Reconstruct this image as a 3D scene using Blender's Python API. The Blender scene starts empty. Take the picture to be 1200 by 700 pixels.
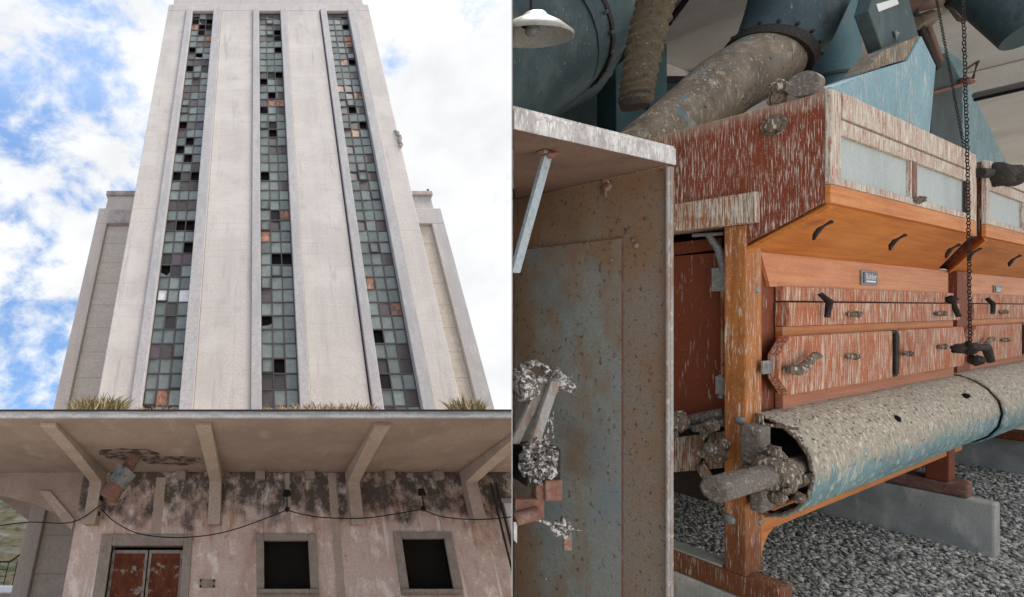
import bpy, math, random
from mathutils import Vector, Matrix, noise
R = math.radians
rnd = random.Random(7)
sc = bpy.context.scene
col = sc.collection

# ---------------------------------------------------------------- camera
F, CX, CY, EYE = 580.0, 300.0, 360.0, 2.0
cd = bpy.data.cameras.new("camera"); cam = bpy.data.objects.new("camera", cd); col.objects.link(cam)
cam.location = (0, 0, EYE); cam.rotation_euler = (R(90), 0, 0)
cd.sensor_width = 36; cd.lens = 36*F/1200
cd.shift_x = 300/1200; cd.shift_y = 10/1200
cd.clip_start = 0.05; cd.clip_end = 3000
sc.camera = cam
# ---------------------------------------------------------------- world
w = bpy.data.worlds.new("World"); sc.world = w; w.use_nodes = True
nt = w.node_tree; N = nt.nodes; Lk = nt.links; N.clear()
out = N.new('ShaderNodeOutputWorld'); bg = N.new('ShaderNodeBackground')
tc = N.new('ShaderNodeTexCoord'); sx = N.new('ShaderNodeSeparateXYZ'); cx = N.new('ShaderNodeCombineXYZ')
ad = N.new('ShaderNodeMath'); ad.operation = 'ADD'; ad.inputs[1].default_value = .62
mx = N.new('ShaderNodeMath'); mx.operation = 'MAXIMUM'; mx.inputs[1].default_value = .05
sky = N.new('ShaderNodeTexSky'); sky.sky_type = 'NISHITA'; sky.sun_disc = False
sky.sun_elevation = R(66); sky.sun_rotation = R(75); sky.dust_density = .6; sky.air_density = 1.0
Lk.new(tc.outputs['Generated'], sx.inputs[0]); Lk.new(sx.outputs[0], cx.inputs[0]); Lk.new(sx.outputs[1], cx.inputs[1])
Lk.new(sx.outputs[2], ad.inputs[0]); Lk.new(ad.outputs[0], mx.inputs[0]); Lk.new(mx.outputs[0], cx.inputs[2]); Lk.new(cx.outputs[0], sky.inputs[0])
def wn(scale, detail, rough, off, dist=0.):
    m = N.new('ShaderNodeMapping'); m.inputs['Location'].default_value = off; m.inputs['Scale'].default_value = (1., 1., 1.35)
    m.inputs['Rotation'].default_value = (0, R(-35), 0)
    n = N.new('ShaderNodeTexNoise'); n.inputs['Scale'].default_value = scale; n.inputs['Detail'].default_value = detail
    n.inputs['Roughness'].default_value = rough; n.inputs['Distortion'].default_value = dist
    Lk.new(tc.outputs['Generated'], m.inputs[0]); Lk.new(m.outputs[0], n.inputs['Vector']); return n.outputs['Fac']
def wmath(op, a, b, c=None):
    n = N.new('ShaderNodeMath'); n.operation = op
    for i, v in enumerate((a, b) if c is None else (a, b, c)):
        if isinstance(v, (int, float)): n.inputs[i].default_value = v
        else: Lk.new(v, n.inputs[i])
    return n.outputs[0]
big = wn(3.9, 12, .60, (3.1, .4, 1.7), .35)
sml = wn(9.0, 10, .62, (1.1, 7.4, 2.7), .2)
dens = wmath('MULTIPLY_ADD', sml, .62, wmath('MULTIPLY', big, .62))
dens = wmath('ADD', dens, wmath('MULTIPLY', sx.outputs[0], .19))      # the cloud cover thickens towards the right
rp = N.new('ShaderNodeMapRange'); rp.interpolation_type = 'SMOOTHSTEP'
rp.inputs['From Min'].default_value = .44; rp.inputs['From Max'].default_value = .615
Lk.new(dens, rp.inputs['Value'])
shade = N.new('ShaderNodeMapRange'); shade.inputs['From Min'].default_value = .3; shade.inputs['From Max'].default_value = .7
shade.inputs['To Min'].default_value = 6.3; shade.inputs['To Max'].default_value = 8.0
Lk.new(wn(5, 8, .6, (9, 2, 4)), shade.inputs['Value'])
cc = N.new('ShaderNodeVectorMath'); cc.operation = 'SCALE'; cc.inputs[0].default_value = (.97, .985, 1.0); Lk.new(shade.outputs[0], cc.inputs['Scale'])
sk = N.new('ShaderNodeVectorMath'); sk.operation = 'MULTIPLY'; sk.inputs[1].default_value = (1.35, 1.62, 1.75); Lk.new(sky.outputs[0], sk.inputs[0])
mix = N.new('ShaderNodeMix'); mix.data_type = 'RGBA'
Lk.new(rp.outputs[0], mix.inputs[0]); Lk.new(sk.outputs[0], mix.inputs[6]); Lk.new(cc.outputs[0], mix.inputs[7])
bg.inputs['Strength'].default_value = .10
Lk.new(mix.outputs[2], bg.inputs[0]); Lk.new(bg.outputs[0], out.inputs[0])
# ---------------------------------------------------------------- sun
sd = bpy.data.lights.new("sun", 'SUN'); so = bpy.data.objects.new("sun", sd); col.objects.link(so)
sd.energy = 4.8; sd.angle = R(18); sd.color = (1, .96, .9)
so.rotation_euler = Vector((.38, .33, .86)).to_track_quat('Z', 'Y').to_euler(); so.location = (0, 0, 30)
# ---------------------------------------------------------------- exposure
vs = sc.view_settings; vs.view_transform = 'Standard'; vs.look = 'None'; vs.gamma = 1; vs.exposure = 0.5; vs.use_curve_mapping = False
sc.cycles.max_bounces = 8; sc.cycles.diffuse_bounces = 5; sc.cycles.use_denoising = True
sc.cycles.sample_clamp_indirect = 6

# ---------------------------------------------------------------- frames: yard building (tower side) and machine row
TH = math.atan(580/918)
FW = Matrix.Identity(4)
FB = Matrix.Translation((0, 0, EYE)) @ Matrix.Rotation(-TH, 4, 'X')
AM = math.atan2(580, 1233)
P0 = ((874-CX)/F*2.62, 2.62)
FM = Matrix.Translation((P0[0], P0[1], 0)) @ Matrix.Rotation(AM, 4, 'Z')
FBi, FMi = FB.inverted(), FM.inverted()
def hit(frame_inv, px, py, ax, c):
    """surveyed sight line of the photograph met with the plane axis = c of a frame"""
    o = frame_inv @ Vector((0, 0, EYE)); d = frame_inv.to_3x3() @ Vector(((px-CX)/F, 1, (CY-py)/F))
    t = (c-o[ax])/d[ax]; return o+d*t
def mp(px, py, ax, c): return hit(FMi, px, py, ax, c)
def bp(px, py, ax, c): return hit(FBi, px, py, ax, c)
def cp(px, py, d): return Vector(((px-CX)/F*d, d, EYE+(CY-py)/F*d))
def cm(px, py, d): return FMi @ cp(px, py, d)

# ---------------------------------------------------------------- materials
MATS = {}
def lay(c, s=(10, 10, 10), lo=.5, hi=.6, t='n', k=1., d=6, r=.6, mul=None, off=0., h=0., ax=2, amp=0.):
    return dict(c=c, s=s, lo=lo, hi=hi, t=t, k=k, d=d, r=r, mul=mul, off=off, h=h, ax=ax, amp=amp)
def mat(name, base, layers=(), rough=.85, metal=0., bump=.25, fine=90., spec=.18, island=0.):
    m = bpy.data.materials.new(name); m.use_nodes = True; T = m.node_tree; n_ = T.nodes; l_ = T.links
    b = n_['Principled BSDF']; b.inputs['Roughness'].default_value = rough; b.inputs['Metallic'].default_value = metal
    b.inputs['Specular IOR Level'].default_value = spec
    tcn = n_.new('ShaderNodeTexCoord'); geo = n_.new('ShaderNodeNewGeometry')
    def math_(op, a, bb):
        q = n_.new('ShaderNodeMath'); q.operation = op
        for i, v in enumerate((a, bb)):
            if isinstance(v, (int, float)): q.inputs[i].default_value = v
            else: l_.new(v, q.inputs[i])
        return q.outputs[0]
    def ramp(v, lo, hi, a=0., bb=1.):
        q = n_.new('ShaderNodeMapRange'); q.inputs['From Min'].default_value = lo; q.inputs['From Max'].default_value = hi
        q.inputs['To Min'].default_value = a; q.inputs['To Max'].default_value = bb; l_.new(v, q.inputs['Value']); return q.outputs[0]
    def mask(L):
        mp_ = n_.new('ShaderNodeMapping'); mp_.inputs['Scale'].default_value = L['s']; mp_.inputs['Location'].default_value = (L['off'], L['off']*1.7, L['off']*.6)
        l_.new(tcn.outputs['Object'], mp_.inputs[0])
        if L['t'] == 'n':
            q = n_.new('ShaderNodeTexNoise'); q.inputs['Scale'].default_value = 1; q.inputs['Detail'].default_value = L['d']; q.inputs['Roughness'].default_value = L['r']
            l_.new(mp_.outputs[0], q.inputs['Vector']); v = q.outputs['Fac']
        elif L['t'] == 'v':
            q = n_.new('ShaderNodeTexVoronoi'); q.inputs['Scale'].default_value = 1; l_.new(mp_.outputs[0], q.inputs['Vector'])
            v = math_('SUBTRACT', 1, q.outputs['Distance'])
        elif L['t'] == 'w':
            q = n_.new('ShaderNodeTexWave'); q.wave_type = 'BANDS'; q.bands_direction = 'XYZ'[L['ax']]; q.inputs['Scale'].default_value = 1
            q.inputs['Distortion'].default_value = 6; q.inputs['Detail'].default_value = 3; l_.new(mp_.outputs[0], q.inputs['Vector']); v = q.outputs['Fac']
        elif L['t'] == 'l':    # thin straight lines across an axis
            sp = n_.new('ShaderNodeSeparateXYZ'); l_.new(mp_.outputs[0], sp.inputs[0]); v = math_('PINGPONG', sp.outputs[L['ax']], 1.0)
        elif L['t'] == 'z':
            sp = n_.new('ShaderNodeSeparateXYZ'); l_.new(tcn.outputs['Object'], sp.inputs[0]); v = sp.outputs[L['ax']]
            if L['amp']:
                q = n_.new('ShaderNodeTexNoise'); q.inputs['Scale'].default_value = 1; q.inputs['Detail'].default_value = 6; l_.new(mp_.outputs[0], q.inputs['Vector'])
                v = math_('ADD', v, math_('MULTIPLY', math_('SUBTRACT', q.outputs['Fac'], .5), L['amp']))
        elif L['t'] == 'up':
            sp = n_.new('ShaderNodeSeparateXYZ'); l_.new(geo.outputs['Normal'], sp.inputs[0]); v = sp.outputs[2]
            q = n_.new('ShaderNodeTexNoise'); q.inputs['Scale'].default_value = 1; q.inputs['Detail'].default_value = 6; l_.new(mp_.outputs[0], q.inputs['Vector'])
            v = math_('ADD', v, math_('MULTIPLY', math_('SUBTRACT', q.outputs['Fac'], .5), L['amp']))
        v = ramp(v, L['lo'], L['hi'])
        if L['mul']: v = math_('MULTIPLY', v, mask(L['mul']))
        return v
    rgb = n_.new('ShaderNodeRGB'); rgb.outputs[0].default_value = (*base, 1); c = rgb.outputs[0]
    fn = n_.new('ShaderNodeTexNoise'); fn.inputs['Scale'].default_value = fine; fn.inputs['Detail'].default_value = 5; l_.new(tcn.outputs['Object'], fn.inputs['Vector'])
    v = ramp(fn.outputs['Fac'], .25, .75, .82, 1.18)
    if island:
        v = math_('MULTIPLY', v, ramp(geo.outputs['Random Per Island'], 0, 1, 1-island, 1+island))
    sc_ = n_.new('ShaderNodeVectorMath'); sc_.operation = 'SCALE'; l_.new(c, sc_.inputs[0]); l_.new(v, sc_.inputs['Scale']); c = sc_.outputs[0]
    hgt = math_('MULTIPLY', fn.outputs['Fac'], .4)
    for L in layers:
        f = mask(L); f = math_('MULTIPLY', f, L['k'])
        mm = n_.new('ShaderNodeMix'); mm.data_type = 'RGBA'; l_.new(f, mm.inputs[0]); l_.new(c, mm.inputs[6]); mm.inputs[7].default_value = (*L['c'], 1); c = mm.outputs[2]
        if L['h']: hgt = math_('ADD', hgt, math_('MULTIPLY', f, L['h']))
    l_.new(c, b.inputs['Base Color'])
    if bump:
        bn = n_.new('ShaderNodeBump'); bn.inputs['Strength'].default_value = bump; bn.inputs['Distance'].default_value = .01
        l_.new(hgt, bn.inputs['Height']); l_.new(bn.outputs[0], b.inputs['Normal'])
    MATS[name] = m; return m

WH = (.60, .58, .50)
def drops(k=1., lo=.46, z=3.2, xy=80):
    """bird droppings: thin vertical runs and small blobs"""
    return [lay((.20, .15, .12), (xy*.5, xy*.5, z*.6), lo, lo+.1, k=.5*k, off=3),
            lay(WH, (xy, xy, z), lo+.03, lo+.10, k=.85*k, h=.8, mul=lay(WH, (5, 5, 3), .36, .56, d=3)),
            lay((.72, .70, .63), (xy*1.3, xy*1.3, 16), lo+.13, lo+.17, k=.8*k, h=1., off=9)]
GR = lambda c, ax='x', k=.6: lay(c, dict(x=(1.6, 38, 60), y=(38, 1.6, 60), z=(38, 38, 1.6))[ax], .42, .66, k=k, d=5, h=.2)
def patch(sc_=3, lo=.40, hi=.60, off=0): return lay(WH, (sc_, sc_, sc_*.7), lo, hi, d=7, r=.7, off=off)
RUN = lambda xy, z, lo, k=.85, ps=4, plo=.40, off=0: lay((.74, .70, .60), (xy, xy, z), lo, lo+.09, k=k, h=.9, mul=patch(ps, plo, plo+.16, off), off=off, d=7)
m_redwood = mat('wood_red_brown', (.235, .052, .024), [GR((.36, .10, .04), 'y', .5), GR((.10, .022, .012), 'y', .5), lay((.12, .04, .03), (6, 6, 1.2), .52, .68, k=.6),
    RUN(210, 12, .53, .85, 4, .38), RUN(110, 4, .57, .85, 3, .40, 5), lay((.74, .70, .60), (220, 220, 70), .63, .67, k=.85, off=9, h=1.), lay((.46, .38, .30), (60, 60, 3), 2.50, 2.62, 'z', k=.75, amp=.14)], rough=.7)
m_redx = mat('wood_red_dark', (.20, .052, .024), [GR((.33, .10, .042), 'y', .6), GR((.08, .022, .014), 'y', .5), RUN(80, 8, .60, .75, 4, .42), lay((.62, .56, .44), (110, 110, 50), .69, .72, k=.8)], rough=.6)
m_post = mat('wood_post', (.46, .175, .048), [GR((.26, .085, .026), 'z', .75), lay((.17, .06, .025), (4, 4, 3), .5, .75, k=.65), RUN(95, 12, .56, .8, 6, .40), lay((.70, .64, .50), (120, 120, 60), .65, .68, k=.8),
    lay((.13, .045, .025), (9, 9, 7), .55, .25, 'z', k=.75, amp=.5), RUN(140, 12, .55, .7, 5, .45, 7)], rough=.6)
m_postdrop = mat('wood_post_soiled', (.36, .14, .045), [GR((.20, .075, .025), 'z', .7), lay((.16, .075, .04), (8, 8, 3), .5, .65, k=.6), RUN(170, 10, .46, .9, 6, .34), RUN(100, 5, .52, .7, 5, .38, 5), lay((.74, .70, .60), (130, 130, 60), .62, .66, k=.85, off=9)], rough=.75, bump=.5)
m_orange = mat('wood_orange', (.60, .225, .065), [GR((.40, .12, .034), 'x', .65), lay((.68, .32, .13), (1.2, 14, 14), .5, .7, k=.5), lay((.30, .14, .07), (5, 5, 5), .55, .72, k=.5), lay((.72, .64, .5), (90, 90, 90), .70, .73, k=.7)], rough=.5, bump=.1)
m_soffit = mat('wood_soffit', (.62, .215, .045), [GR((.40, .125, .026), 'x', .75), lay((.30, .10, .025), (1.1, 9, 9), .5, .72, k=.6), lay((.70, .32, .10), (.9, 3, 3), .5, .7, k=.4)], rough=.45, bump=.1)
m_plank = mat('wood_plank_pink', (.62, .255, .115), [GR((.44, .155, .06), 'x', .65), lay((.72, .38, .20), (1.3, 9, 9), .5, .7, k=.5), lay((.36, .13, .055), (1.5, 6, 6), .56, .72, k=.45), lay((.76, .68, .54), (70, 70, 70), .70, .73, k=.7)], rough=.5, bump=.1)
m_flap = mat('wood_flap_soiled', (.46, .135, .050), [GR((.33, .085, .035), 'x', .55), lay((.33, .16, .10), (26, 26, 4), .48, .62, k=.5, off=3),
    RUN(105, 7, .505, .9, 5, .36), RUN(65, 3.5, .55, .85, 4, .40, 5), lay((.76, .71, .58), (140, 140, 60), .62, .66, k=.85, off=9, h=1.), lay((.10, .075, .055), (70, 70, 45), .66, .70, k=.8, h=.6)], rough=.75, bump=.5)
m_whiteframe = mat('wood_frame_soiled', (.43, .18, .115), [lay((.50, .40, .33), (40, 40, 4), .40, .58, k=.75), RUN(120, 10, .45, .9, 7, .32), RUN(60, 5, .5, .7, 5, .38, 5), lay((.76, .72, .63), (130, 130, 60), .58, .63, k=.85, off=9, h=1.),
    lay((.13, .085, .065), (85, 85, 40), .63, .68, k=.75)], rough=.8, bump=.6)
m_board = mat('wood_board_washed', (0.490, 0.203, 0.115), [GR((.28, .12, .07), 'x', .6), lay((0.361, 0.272, 0.240), (2, 10, 10), 1.01, .93, 'z', k=.75, amp=.06)], rough=.7)
m_pane = mat('dusty_hopper_pane', (.42, .47, .46), [lay((.30, .35, .345), (3, 3, 2), .45, .7, k=.6), lay((.62, .65, .62), (95, 95, 5), .58, .66, k=.5), lay((.25, .27, .25), (60, 60, 14), .68, .72, k=.6)], rough=.45)
m_drum = mat('drum_steel_soiled', (.165, .285, .30), [lay((.11, .20, .22), (2.5, 6, 6), .45, .65, k=.6), lay((.20, .115, .07), (1.5, 14, 14), .60, .70, k=.5), lay((.50, .55, .53), (50, 40, 12), .52, .60, k=.7, mul=patch(3, .42, .55)), lay((.60, .58, .52), (16, 40, 9), .56, .62, k=.6),
    lay((.43, .365, .275), (16, 26, 11), .63, .75, 'z', k=.93, amp=.34), lay((.30, .245, .18), (9, 30, 14), .50, .64, k=.6, mul=lay(WH, (9, 9, 9), .68, .78, 'z', amp=.2)),
    lay((.74, .69, .60), (48, 60, 20), .53, .60, k=.8, mul=lay(WH, (14, 14, 14), .62, .76, 'z', amp=.2), h=.8),
    lay((.05, .04, .032), (30, 56, 44), .59, .62, k=.95, h=.8, mul=lay(WH, (10, 10, 10), .66, .86, 'z', amp=.35)), lay((.10, .08, .06), (26, 34, 34), .62, .66, k=.8, h=1.)], rough=.6, bump=.45)
m_rustshaft = mat('shaft_encrusted', (.20, .17, .15), [lay((.42, .38, .34), (55, 55, 55), .45, .62, k=.8, h=1.), lay((.16, .08, .05), (22, 22, 22), .58, .7, k=.7)], rough=.8, bump=.9)
m_crust = mat('bearing_encrusted', (.20, .145, .105), [lay((.60, .56, .46), (75, 75, 16), .48, .58, k=.85, h=1.2), lay((.07, .055, .045), (45, 45, 20), .58, .66, k=.85)], rough=.9, bump=1.)
m_steel = mat('dull_steel', (.24, .25, .25), [lay((.40, .40, .38), (50, 50, 50), .5, .65, k=.6), lay((.14, .08, .05), (15, 15, 15), .6, .7, k=.5)], rough=.5, metal=.3)
m_dark = mat('black_iron', (.035, .03, .027), [lay((.12, .09, .07), (60, 60, 60), .55, .7, k=.6)], rough=.7, bump=.5)
m_void = mat('interior_shade', (.012, .010, .009), rough=.9, bump=0)  # near-black colour stands for the unlit depth in openings and holes
m_cab = mat('cabinet_rusty_panel', (.23, .22, .195), [lay((.24, .145, .08), (3.2, 3.2, 1.3), .40, .56, k=.92, d=10, r=.65), lay((.28, .155, .075), (120, 120, 120), .46, .58, k=.7),
    lay((.105, .055, .035), (62, 62, 36), .60, .66, k=.85), lay((.085, .06, .05), (1.8, 1.8, 1.6), .50, .72, k=.65, off=5, d=9), lay((.12, .065, .04), (75, 75, 75), .60, .64, k=.7), lay((.7, .68, .64), (30, 30, 16), .73, .745, k=.9)], rough=.6, bump=.35, fine=140)
m_cabsheet = mat('cabinet_inner_sheet', (.25, .275, .26), [lay((.25, .15, .08), (3.0, 3.0, 1.5), .45, .57, k=.85, d=10, r=.68), lay((.28, .19, .12), (110, 110, 110), .54, .62, k=.55),
    lay((.12, .06, .04), (60, 60, 38), .60, .66, k=.85), lay((.10, .085, .075), (1.6, 1.6, 1.8), .52, .72, k=.6, off=5, d=9), lay((.19, .25, .28), (2.4, 2.4, 2), .56, .66, k=.5, off=8), lay((.8, .78, .73), (28, 28, 12), .715, .73, k=.9)], rough=.6, bump=.35, fine=140)
m_cabin = mat('cabinet_brown_steel', (0.203, 0.128, 0.098), [lay((0.120, 0.075, 0.060), (5, 5, 5), .45, .65, k=.6)], rough=.7)
m_flange = mat('flange_white_rust', (0.336, 0.320, 0.304), [lay((0.240, 0.136, 0.088), (14, 14, 4), .45, .62, k=.8), lay((0.528, 0.520, 0.504), (55, 55, 30), .55, .65, k=.8, h=.6), lay((0.128, 0.072, 0.048), (60, 60, 30), .66, .72, k=.7)], rough=.7, bump=.5)
m_slab = mat('cabinet_top_soiled', (.66, .64, .63), [lay((.36, .32, .32), (26, 26, 14), .47, .62, k=.75), lay((.84, .83, .81), (60, 60, 20), .5, .62, k=.7, h=1.), lay((.22, .17, .15), (35, 35, 30), .66, .72, k=.7)], rough=.85, bump=.8)
m_white = mat('dropping_crust', (.52, .49, .47), [lay((.10, .085, .08), (60, 60, 60), .47, .56, k=.9, h=1.5), lay((.80, .78, .76), (95, 95, 95), .52, .58, k=.75, off=5)], rough=.9, bump=1.)
m_duct = mat('duct_blue_grey', (.058, .088, .096), [lay((.034, .052, .058), (2, 2, 2), .42, .62, k=.75, d=9), lay((.12, .14, .13), (5, 5, 1.6), .52, .66, k=.55, d=9), lay((.33, .34, .30), (75, 75, 10), .63, .67, k=.7, mul=patch(2, .45, .58)), lay((.05, .04, .03), (12, 12, 5), .60, .68, k=.7), lay((.17, .155, .12), (3, 3, 3), .55, 1.0, 'up', k=.75, amp=.8)], rough=.5, bump=.3)
m_ductl = mat('duct_blue', (.125, .225, .255), [lay((.075, .145, .17), (3, 3, 2), .42, .65, k=.7, d=9), lay((.20, .24, .235), (6, 6, 1.4), .54, .68, k=.5), lay((.42, .43, .38), (80, 80, 9), .62, .66, k=.7, mul=patch(2, .45, .58)), lay((.06, .05, .04), (14, 14, 6), .62, .69, k=.7)], rough=.5, bump=.3)
m_chute = mat('chute_light_blue', (.215, .36, .415), [lay((.16, .285, .335), (4, 4, 2), .42, .62, k=.7, d=9), RUN(150, 12, .53, .8, 4, .40), lay((.66, .62, .52), (130, 130, 40), .66, .69, k=.8), lay((.11, .085, .06), (26, 26, 14), .64, .70, k=.75), lay((.30, .25, .19), (3, 3, 2), .60, .70, k=.5)], rough=.55)
m_tan = mat('pipe_dust_covered', (.235, .185, .135), [lay((.13, .10, .075), (5, 5, 3), .44, .62, k=.75, d=9), lay((.42, .38, .30), (14, 14, 8), .54, .66, k=.65, d=8), lay((.12, .21, .24), (4, 4, 3), .58, .66, k=.85, off=3, d=9), RUN(60, 10, .56, .8, 4, .42), lay((.045, .035, .028), (34, 34, 20), .62, .67, k=.85)], rough=.85, bump=.6)
m_hose = mat('hose_dirty', (0.103, 0.081, 0.052), [lay((0.322, 0.287, 0.207), (65, 65, 45), .55, .64, k=.8, h=1.), lay((0.034, 0.029, 0.023), (28, 28, 28), .55, .7, k=.7)], rough=.85, bump=.9)
m_ceil = mat('ceiling_concrete', (.74, .72, .68), [lay((.50, .48, .45), (.8, .8, .8), .45, .70, k=.6), lay((.82, .80, .77), (2.5, 2.5, 2.5), .55, .7, k=.5), lay((.28, .25, .23), (1.6, 1.6, 1.6), .64, .75, k=.7, off=2, d=9)], rough=.9)
m_plinth = mat('plinth_concrete', (0.472, 0.468, 0.410), [lay((0.297, 0.307, 0.282), (5, 5, 5), .42, .62, k=.7), lay((0.702, 0.668, 0.590), (9, 9, 3), .55, .68, k=.6), lay((0.135, 0.120, 0.096), (40, 40, 20), .64, .70, k=.8)], rough=.9, bump=.5)
m_grav = mat('gravel_stones', (0.470, 0.450, 0.404), [lay((0.908, 0.870, 0.780), (35, 35, 35), .56, .66, k=.8), lay((0.157, 0.145, 0.130), (26, 26, 26), .58, .66, k=.8, off=4)], rough=.9, bump=.2, island=.6)
m_gravbase = mat('gravel_bed', (0.432, 0.413, 0.392), [lay((0.176, 0.158, 0.158), (60, 60, 60), .45, .6, k=.8, h=1.)], rough=1, bump=1.)
m_label = mat('nameplate_enamel', (.05, .075, .10), rough=.35, bump=0)
m_lettering = mat('lettering_white', (.72, .74, .74), rough=.4, bump=0)
m_enamel = mat('lamp_enamel', (0.315, 0.323, 0.307), [lay((0.285, 0.188, 0.083), (18, 18, 18), .56, .68, k=.7), lay((0.375, 0.330, 0.255), (5, 5, 5), .5, .7, k=.5)], rough=.35)
m_rustred = mat('rusty_iron', (.23, .115, .085), [lay((.42, .34, .30), (20, 20, 20), .52, .65, k=.7), lay((.10, .055, .045), (40, 40, 40), .55, .65, k=.7)], rough=.8, bump=.6)
# tower side
m_tower = mat('tower_render', (.525, .480, .445), [lay((.45, .41, .385), (.9, .9, .09), .44, .62, k=.6, d=9), lay((.60, .56, .52), (.30, .30, .42), .47, .63, k=.6, d=9), lay((.40, .365, .345), (.22, .22, 6.5), .59, .66, k=.40),
    lay((.33, .305, .295), (2.2, 2.2, .22), .60, .70, k=.5, d=9), lay((.37, .35, .345), (.6, .6, .6), .60, .70, k=.45, d=10, off=6), lay((.31, .295, .29), (2.5, 2.5, .3), 49, 56, 'z', k=.40, amp=12)], rough=.92, bump=.2, fine=9)
m_towerband = mat('tower_band_render', (0.420, 0.399, 0.395), [lay((0.344, 0.336, 0.336), (1.3, 1.3, .3), .45, .62, k=.7), lay((0.504, 0.487, 0.479), (2.5, 2.5, .8), .55, .68, k=.5), lay((0.252, 0.235, 0.235), (4, 4, .8), .66, .74, k=.6)], rough=.92, fine=9)
m_wing = mat('wing_render', (0.497, 0.444, 0.398), [lay((0.411, 0.368, 0.335), (1.1, 1.1, .3), .45, .62, k=.6), lay((0.325, 0.292, 0.265), (5, 5, .7), .64, .72, k=.6)], rough=.92, fine=9)
m_wingp = mat('wing_block_panel', (0.489, 0.432, 0.378), [lay((0.414, 0.367, 0.323), (.8, .8, 2.5), .45, .62, k=.6), lay((0.263, 0.226, 0.203), (1, 1, 1.08), .955, .975, 'l', k=.55), lay((0.320, 0.282, 0.249), (1.4, 1.4, 5.5), .64, .70, k=.5)], rough=.92, fine=9)
m_cornice = mat('cornice_weathered', (0.382, 0.340, 0.319), [lay((0.235, 0.213, 0.202), (1.6, 1.6, 1), .45, .62, k=.7)], rough=.95, fine=9)
m_canopy = mat('canopy_soffit_render', (0.378, 0.298, 0.251), [lay((0.284, 0.222, 0.189), (.5, .5, .5), .42, .62, k=.7), lay((0.473, 0.397, 0.341), (.9, .5, 1.5), .56, .70, k=.6), lay((0.152, 0.113, 0.095), (1.8, 1.8, 1.8), .70, .78, k=.6)], rough=.95, fine=12)
m_fascia = mat('canopy_fascia', (0.437, 0.420, 0.403), [lay((0.277, 0.269, 0.260), (1.5, 1.5, 6), .45, .62, k=.7), lay((0.084, 0.076, 0.071), (1, 1, 1), 8.36, 8.44, 'z', k=.9, amp=.08)], rough=.95, fine=12)
m_bracket = mat('bracket_render', (0.472, 0.388, 0.325), [lay((0.388, 0.315, 0.262), (1.2, 1.2, .8), .45, .62, k=.7), lay((0.587, 0.524, 0.451), (4, 4, 2), .62, .7, k=.4)], rough=.95, fine=12)
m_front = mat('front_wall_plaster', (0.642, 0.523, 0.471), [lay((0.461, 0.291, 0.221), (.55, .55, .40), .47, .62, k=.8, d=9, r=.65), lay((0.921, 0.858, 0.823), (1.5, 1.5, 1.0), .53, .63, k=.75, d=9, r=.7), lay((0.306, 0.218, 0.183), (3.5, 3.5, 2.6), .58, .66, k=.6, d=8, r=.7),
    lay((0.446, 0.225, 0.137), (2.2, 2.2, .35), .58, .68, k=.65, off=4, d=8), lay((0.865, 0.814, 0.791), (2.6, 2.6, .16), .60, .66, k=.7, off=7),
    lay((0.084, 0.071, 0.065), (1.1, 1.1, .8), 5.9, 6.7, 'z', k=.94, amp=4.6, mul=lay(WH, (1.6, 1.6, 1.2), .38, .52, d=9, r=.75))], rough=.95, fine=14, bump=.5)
m_annex = mat('annex_plaster', (0.404, 0.356, 0.333), [lay((0.289, 0.241, 0.222), (.8, .8, .5), .45, .65, k=.7), lay((0.193, 0.144, 0.125), (3, 3, 2), .64, .72, k=.6)], rough=.95, fine=12)
m_column = mat('column_render', (.66, .64, .66), [lay((.50, .47, .47), (1, 1, .4), .45, .65, k=.7), lay((.34, .30, .29), (2, 2, .5), .60, .72, k=.5)], rough=.95, fine=12)
m_stone = mat('window_surround', (0.344, 0.297, 0.262), [lay((0.258, 0.224, 0.198), (3, 3, 2), .45, .62, k=.7), lay((0.138, 0.112, 0.103), (6, 6, 5), .66, .74, k=.7)], rough=.95, fine=14)
m_rustdoor = mat('rusty_door_sheet', (.16, .050, .028), [lay((.085, .03, .02), (3, 3, 2), .45, .62, k=.7), lay((.32, .31, .29), (2.2, 2.2, 3), .60, .66, k=.85), lay((.30, .12, .05), (12, 12, 5), .58, .68, k=.6)], rough=.85, fine=20)
m_doorframe = mat('door_leaf_frame', (.30, .28, .26), [lay((.17, .07, .04), (5, 5, 3), .5, .62, k=.8)], rough=.8)
m_mull = mat('window_bars', (.075, .065, .065), rough=.7, bump=0)
def pane(name, c, r=.2, spec=.5, isl=.14, ly=()): return mat(name, c, ly, rough=r, spec=spec, bump=.03, fine=3, island=isl)
PN = dict(g=pane('pane_teal', (.158, .185, .178), isl=.26), d=mat('pane_gap_shade', (.012, .011, .012), rough=.8, bump=0), b=pane('pane_grimy', (.050, .042, .040), .5, isl=.7),
          p=pane('pane_purple', (.085, .058, .072), .3), o=pane('pane_orange', (.34, .15, .08), .5, ly=[lay((.09, .045, .035), (2.6, 2.6, 1.6), .44, .56, k=.85), lay((.50, .34, .24), (4, 4, 1.5), .62, .7, k=.6)]), w=pane('pane_white', (.68, .69, .71), .4))  # orange panes carry dark brown and tan blotches
m_grassg = mat('grass_green', (.17, .155, .05), rough=.8, bump=0, island=.4)
m_grassd = mat('grass_dry', (.36, .25, .15), rough=.8, bump=0, island=.4)
m_hill = mat('hillside_scrub', (0.058, 0.050, 0.030), [lay((0.020, 0.024, 0.012), (.22, .22, .22), .46, .58, k=.9, d=9), lay((0.097, 0.100, 0.095), (.09, .09, .12), .52, .66, k=.8, d=9), lay((0.011, 0.013, 0.011), (.45, .45, .45), .58, .66, k=.7)], rough=1, fine=.8)
m_yard = mat('yard_concrete', (.55, .52, .48), [lay((.44, .41, .38), (.4, .4, .4), .45, .6, k=.7)], rough=1, fine=4)
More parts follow.
